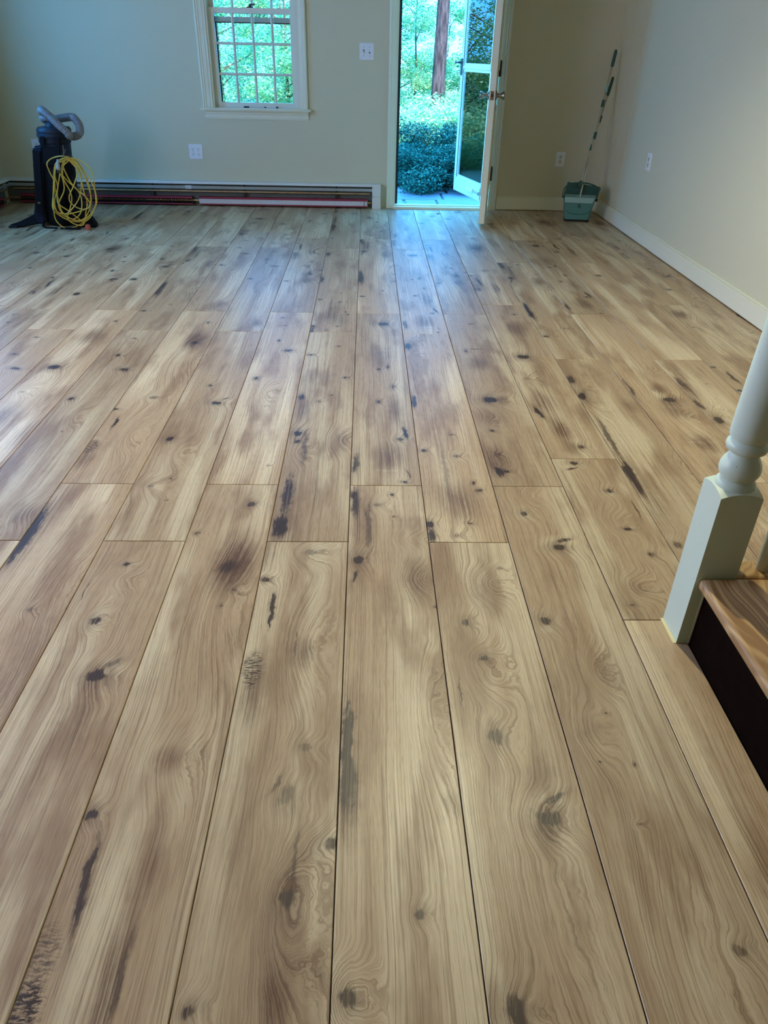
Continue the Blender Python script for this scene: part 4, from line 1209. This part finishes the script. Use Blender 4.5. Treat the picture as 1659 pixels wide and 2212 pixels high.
pole(br, bl_((1.762, 6.435, 0.12)), bl_((1.978, 6.795, 1.215)), 0.0078, [(0.46, 0.022, 'pan_dark'), (0.665, 0.022, 'pan_dark'), (0.755, 0.022, 'comb')], 0.105)
MB().box(-0.085, 0.085, -0.02, 0.02, 0.09, 0.125).build('broom_head', M['pan_dark'], br, bevel=0.006)
bs = MB()
rb = random.Random(8)
for i in range(160):
    x, y = rb.uniform(-0.082, 0.082), rb.uniform(-0.017, 0.017)
    bs.box(x, x + 0.0016, y, y + 0.0016, 0.032, 0.092)
o = bs.build('bristles', M['pan_dark'], br)
o['kind'] = 'stuff'

# ------------------------------------------------------------------ small debris and the ceiling lamps
dl = MB()
dl.add([(0, 0, 0.001), (0.018, 0.006, 0.008), (0.040, 0.004, 0.003), (0.020, -0.010, 0.005), (0.052, 0.012, 0.009), (0.030, 0.016, 0.001)], [(0, 3, 2, 1), (2, 4, 5, 1)])
tag(dl.build('dry_leaf', M['debris'], None, loc=(0.60, 6.62, 0)), 'tiny dark dry leaf on the floor in front of the doorway', 'leaf')


def ceiling_lamp(at, power, lab):
    o = tag(empty('ceiling_light', (at[0], at[1], ZC)), lab, 'lamp')
    MB().lathe([(0.055, 0.0), (0.055, -0.004), (0.075, -0.010), (0.095, -0.006), (0.095, 0.0)], 32).build('trim_ring', M['shade'], o, smooth=True)
    d = bpy.data.lights.new('bulb', 'SPOT')
    d.energy = power
    d.color = LAMP_COLOR
    d.shadow_soft_size = 0.035
    d.spot_size = math.radians(138)
    d.spot_blend = 0.6
    l = bpy.data.objects.new('bulb', d)
    COL.objects.link(l)
    l.parent = o
    l.location = (0, 0, at[2] - ZC)


ceiling_lamp(LAMP_AT, LAMP_POWER, 'recessed ceiling downlight above the middle of the floor')


# ------------------------------------------------------------------ outdoors
structure(MB().box(-40, 40, YB + T + 0.03, 75, -0.6, -0.22).build('ground', M['soil']))
pv = structure(MB().box(-0.3, 1.9, YB + T + 0.04, 8.96, -0.22, -0.172).build('paving', M['soil']))
rs = random.Random(12)
y = YB + T + 0.05
row = 0
while y < 8.9:
    d = rs.choice((0.30, 0.36, 0.44))
    x = -0.28 - rs.uniform(0, 0.2) * (row % 2)
    while x < 1.85:
        wd = rs.choice((0.34, 0.46, 0.60, 0.72))
        e = 0.012
        jit = lambda: rs.uniform(-0.008, 0.008)
        z = -0.150 + rs.uniform(-0.006, 0.004)
        a, b, c, f_ = (x + e + jit(), y + e + jit()), (x + wd - e + jit(), y + e + jit()), (x + wd - e + jit(), y + d - e + jit()), (x + e + jit(), y + d - e + jit())
        MB().prism([a, b, c, f_], 'z', -0.19, z).build('stone', M['stone'], pv, bevel=0.008, seg=1)
        x += wd
    y += d
    row += 1


def leaves(rng, n, size, sampler, droop=0.5):
    vs, fs = [], []
    for _ in range(n):
        c = Vector(sampler(rng))
        a = rng.uniform(0, 2 * PI)
        tilt = rng.gauss(0, droop)
        u = Vector((math.cos(a), math.sin(a), math.sin(tilt) * 0.8)).normalized()
        v = u.cross(Vector((rng.gauss(0, 0.5), rng.gauss(0, 0.5), 1))).normalized()
        s = size * rng.uniform(0.6, 1.3)
        o = len(vs)
        vs += [c - u * s * 0.5, c + v * s * 0.32, c + u * s * 0.55, c - v * s * 0.32]
        fs.append((o, o + 1, o + 2, o + 3))
    return vs, fs


def leaf_mesh(name, seed, n, size, sampler, mat, droop=0.5):
    vs, fs = leaves(random.Random(seed), n, size, sampler, droop)
    me = bpy.data.meshes.new(name)
    me.from_pydata([tuple(v) for v in vs], [], fs)
    me.materials.append(mat)
    return me


def clumps(seed, k, rad, r0, r1, z0, z1, flat=0.7):
    r = random.Random(seed)
    cs = []
    for _ in range(k):
        a, q = r.uniform(0, 2 * PI), rad * math.sqrt(r.random())
        z = r.uniform(z0, z1)
        t = (z - z0) / (z1 - z0)
        q *= 0.45 + 0.75 * math.sin(PI * min(1, 0.15 + 0.8 * t))
        cs.append((q * math.cos(a), q * math.sin(a), z, r.uniform(r0, r1)))

    def sampler(g):
        x, y, z, rr_ = g.choice(cs)
        while True:
            p = (g.uniform(-1, 1), g.uniform(-1, 1), g.uniform(-1, 1))
            s = p[0] ** 2 + p[1] ** 2 + p[2] ** 2
            if 0.05 < s < 1:
                break
        return (x + p[0] * rr_, y + p[1] * rr_, max(0.02, z + p[2] * rr_ * flat))
    return sampler, cs


tree_kinds = []
for i, (k, rad, z0, z1, n_) in enumerate(((46, 1.9, 0.5, 7.2, 16000), (40, 1.6, 0.4, 6.0, 15000), (52, 2.2, 0.6, 8.2, 17000))):
    s, cs = clumps(30 + i, k, rad, 0.35, 0.75, z0, z1)
    fo = leaf_mesh('foliage', 50 + i, n_, 0.105, s, M['leaf_b'] if i == 1 else M['leaf'])
    tk = MB().tube(spline([(0, 0, -0.3), (0.03, 0.02, z1 * 0.35), (-0.05, 0.04, z1 * 0.7), (0.02, 0.0, z1)], 5), lambda j: 0.075 * (1 - j / 17.0), 8)
    rb = random.Random(70 + i)
    for c in rb.sample(cs, 14):
        zb = max(0.3, c[2] - 0.8)
        tk.tube([(0, 0, zb), (c[0] * 0.5, c[1] * 0.5, zb + 0.45), (c[0], c[1], c[2])], lambda j: (0.028, 0.018, 0.006)[j], 5)
    tree_kinds.append((fo, tk.data('trunk', M['twig'], True)))
bush_kinds = []
for i, (k, rad, z1, n_) in enumerate(((22, 0.9, 0.45, 8000), (26, 1.1, 0.60, 9000))):
    s, cs = clumps(90 + i, k, rad, 0.22, 0.42, 0.1, z1)
    fo = leaf_mesh('foliage', 95 + i, n_, 0.055, s, M['leaf_b'])
    tk = MB()
    for c in cs[:9]:
        tk.tube([(c[0] * 0.2, c[1] * 0.2, -0.05), (c[0] * 0.7, c[1] * 0.7, c[2] * 0.6), (c[0], c[1], c[2])], lambda j: (0.016, 0.011, 0.005)[j], 5)
    bush_kinds.append((fo, tk.data('stem', M['twig'], True)))


def plant(name, kind, loc, rz, sc, lab, cat, group=None, stem='trunk'):
    o = tag(empty(name, loc, (0, 0, rz)), lab, cat, group)
    o.scale = (sc, sc, sc)
    for me, nm in ((kind[0], 'foliage'), (kind[1], stem)):
        c = bpy.data.objects.new(nm, me)
        COL.objects.link(c)
        c.parent = o
        if nm == 'foliage':
            c['kind'] = 'stuff'
    return o


# big trunks seen through the doorway
def big_tree(x, y, r, bend, mat, lab, seed):
    o = tag(empty('tree', (x, y, -0.22)), lab, 'tree')
    MB().tube(spline([(0, 0, -0.2), (bend * 0.2, 0, 1.2), (bend * 0.5, 0.05, 3.0), (bend, 0.1, 6.0), (bend * 1.2, 0, 9.5)], 6), lambda j: r * (1.25 if j == 0 else 1.05 - 0.5 * j / 24.0), 14).build('trunk', mat, o, smooth=True)
    s, cs = clumps(seed, 20, 0.75 if r < 0.135 else 1.2, 0.3, 0.5, 3.2, 5.2)
    f = bpy.data.objects.new('foliage', leaf_mesh('foliage', seed + 1, 1800, 0.09, s, M['leaf']))
    COL.objects.link(f)
    f.parent = o
    f['kind'] = 'stuff'
    return o


big_tree(1.36, 16.2, 0.135, 0.12, M['bark'], 'thick dark-trunked tree standing in the middle of the open doorway view', 131)
big_tree(2.25, 18.6, 0.14, 0.25, M['bark_pale'], 'paler grey tree trunk just right of the thick dark one', 141)
big_tree(0.45, 14.8, 0.06, -0.1, M['bark'], 'thin dark sapling trunk left of the thick tree through the doorway', 151)
big_tree(3.3, 17.0, 0.13, -0.2, M['bark_pale'], 'grey tree trunk seen through the storm door glass', 161)

ro = random.Random(21)
spots = [(-3.6, 13.2), (-2.3, 12.4), (-1.35, 14.2), (-4.6, 16.5), (-2.9, 17.0), (-1.9, 19.5), (-0.6, 20.5), (0.35, 18.6), (1.2, 21.0), (2.6, 20.2), (3.6, 18.6), (4.6, 21.5), (0.9, 24.5), (2.4, 25.5), (-0.6, 26.0), (-3.6, 24.0), (-5.6, 21.0), (5.6, 16.2), (-6.4, 14.2), (4.2, 26.5)]
for i, (x, y) in enumerate(spots):
    near_win = x < -1.0
    plant('tree', tree_kinds[ro.randrange(3)], (x, y, -0.22), ro.uniform(0, 6.28), ro.uniform(0.42, 0.58),
          'leafy green woodland tree seen through the window' if near_win else 'leafy green woodland tree seen beyond the doorway', 'tree', 'woodland trees behind the window' if near_win else 'woodland trees beyond the doorway')
bspots = [(0.55, 11.6), (1.35, 12.4), (0.2, 13.2), (1.9, 13.4), (1.0, 14.4), (2.7, 14.6), (-1.3, 11.2), (-2.2, 11.6), (-1.7, 12.8), (-3.0, 12.6), (-0.7, 12.6), (2.9, 12.2), (0.1, 15.4), (1.9, 16.0)]
for i, (x, y) in enumerate(bspots):
    nw_ = x < -0.5
    plant('bush', bush_kinds[i % 2], (x, y, -0.22), ro.uniform(0, 6.28), ro.uniform(0.8, 1.05),
          'bright green bush seen low through the window' if nw_ else 'bright green bush growing behind the dark junipers', 'bush', 'bushes behind the window' if nw_ else 'bushes beyond the junipers', stem='stem')

jun = [(0.42, 9.30, 0.66, 0.40, 'dark teal juniper shrub nearest the doorstep, left of centre'), (1.12, 9.32, 0.62, 0.38, 'dark teal juniper shrub partly behind the storm door glass'),
       (0.25, 10.35, 0.80, 0.62, 'taller dark juniper at the back left of the doorway view'), (1.15, 10.45, 0.85, 0.58, 'taller dark juniper at the back, behind the middle shrubs'), (2.10, 10.2, 0.8, 0.66, 'dark juniper at the far right seen only through glass')]
for i, (x, y, rx, h, lab) in enumerate(jun):
    o = tag(empty('juniper', (x, y, -0.22), (0, 0, i * 1.3)), lab, 'shrub')
    s, cs = clumps(200 + i, 34, rx, 0.12, 0.24, 0.05, h, 0.6)
    f = bpy.data.objects.new('foliage', leaf_mesh('foliage', 210 + i, 20000, 0.030, s, M['juniper'], 0.8))
    COL.objects.link(f)
    f.parent = o
    f['kind'] = 'stuff'
    tk = MB()
    for c in cs[:16]:
        tk.tube([(c[0] * 0.1, c[1] * 0.1, -0.02), (c[0] * 0.6, c[1] * 0.6, c[2] * 0.5), (c[0], c[1], c[2])], lambda j: (0.014, 0.010, 0.004)[j], 5)
    tk.build('stem', M['twig'], o, smooth=True)
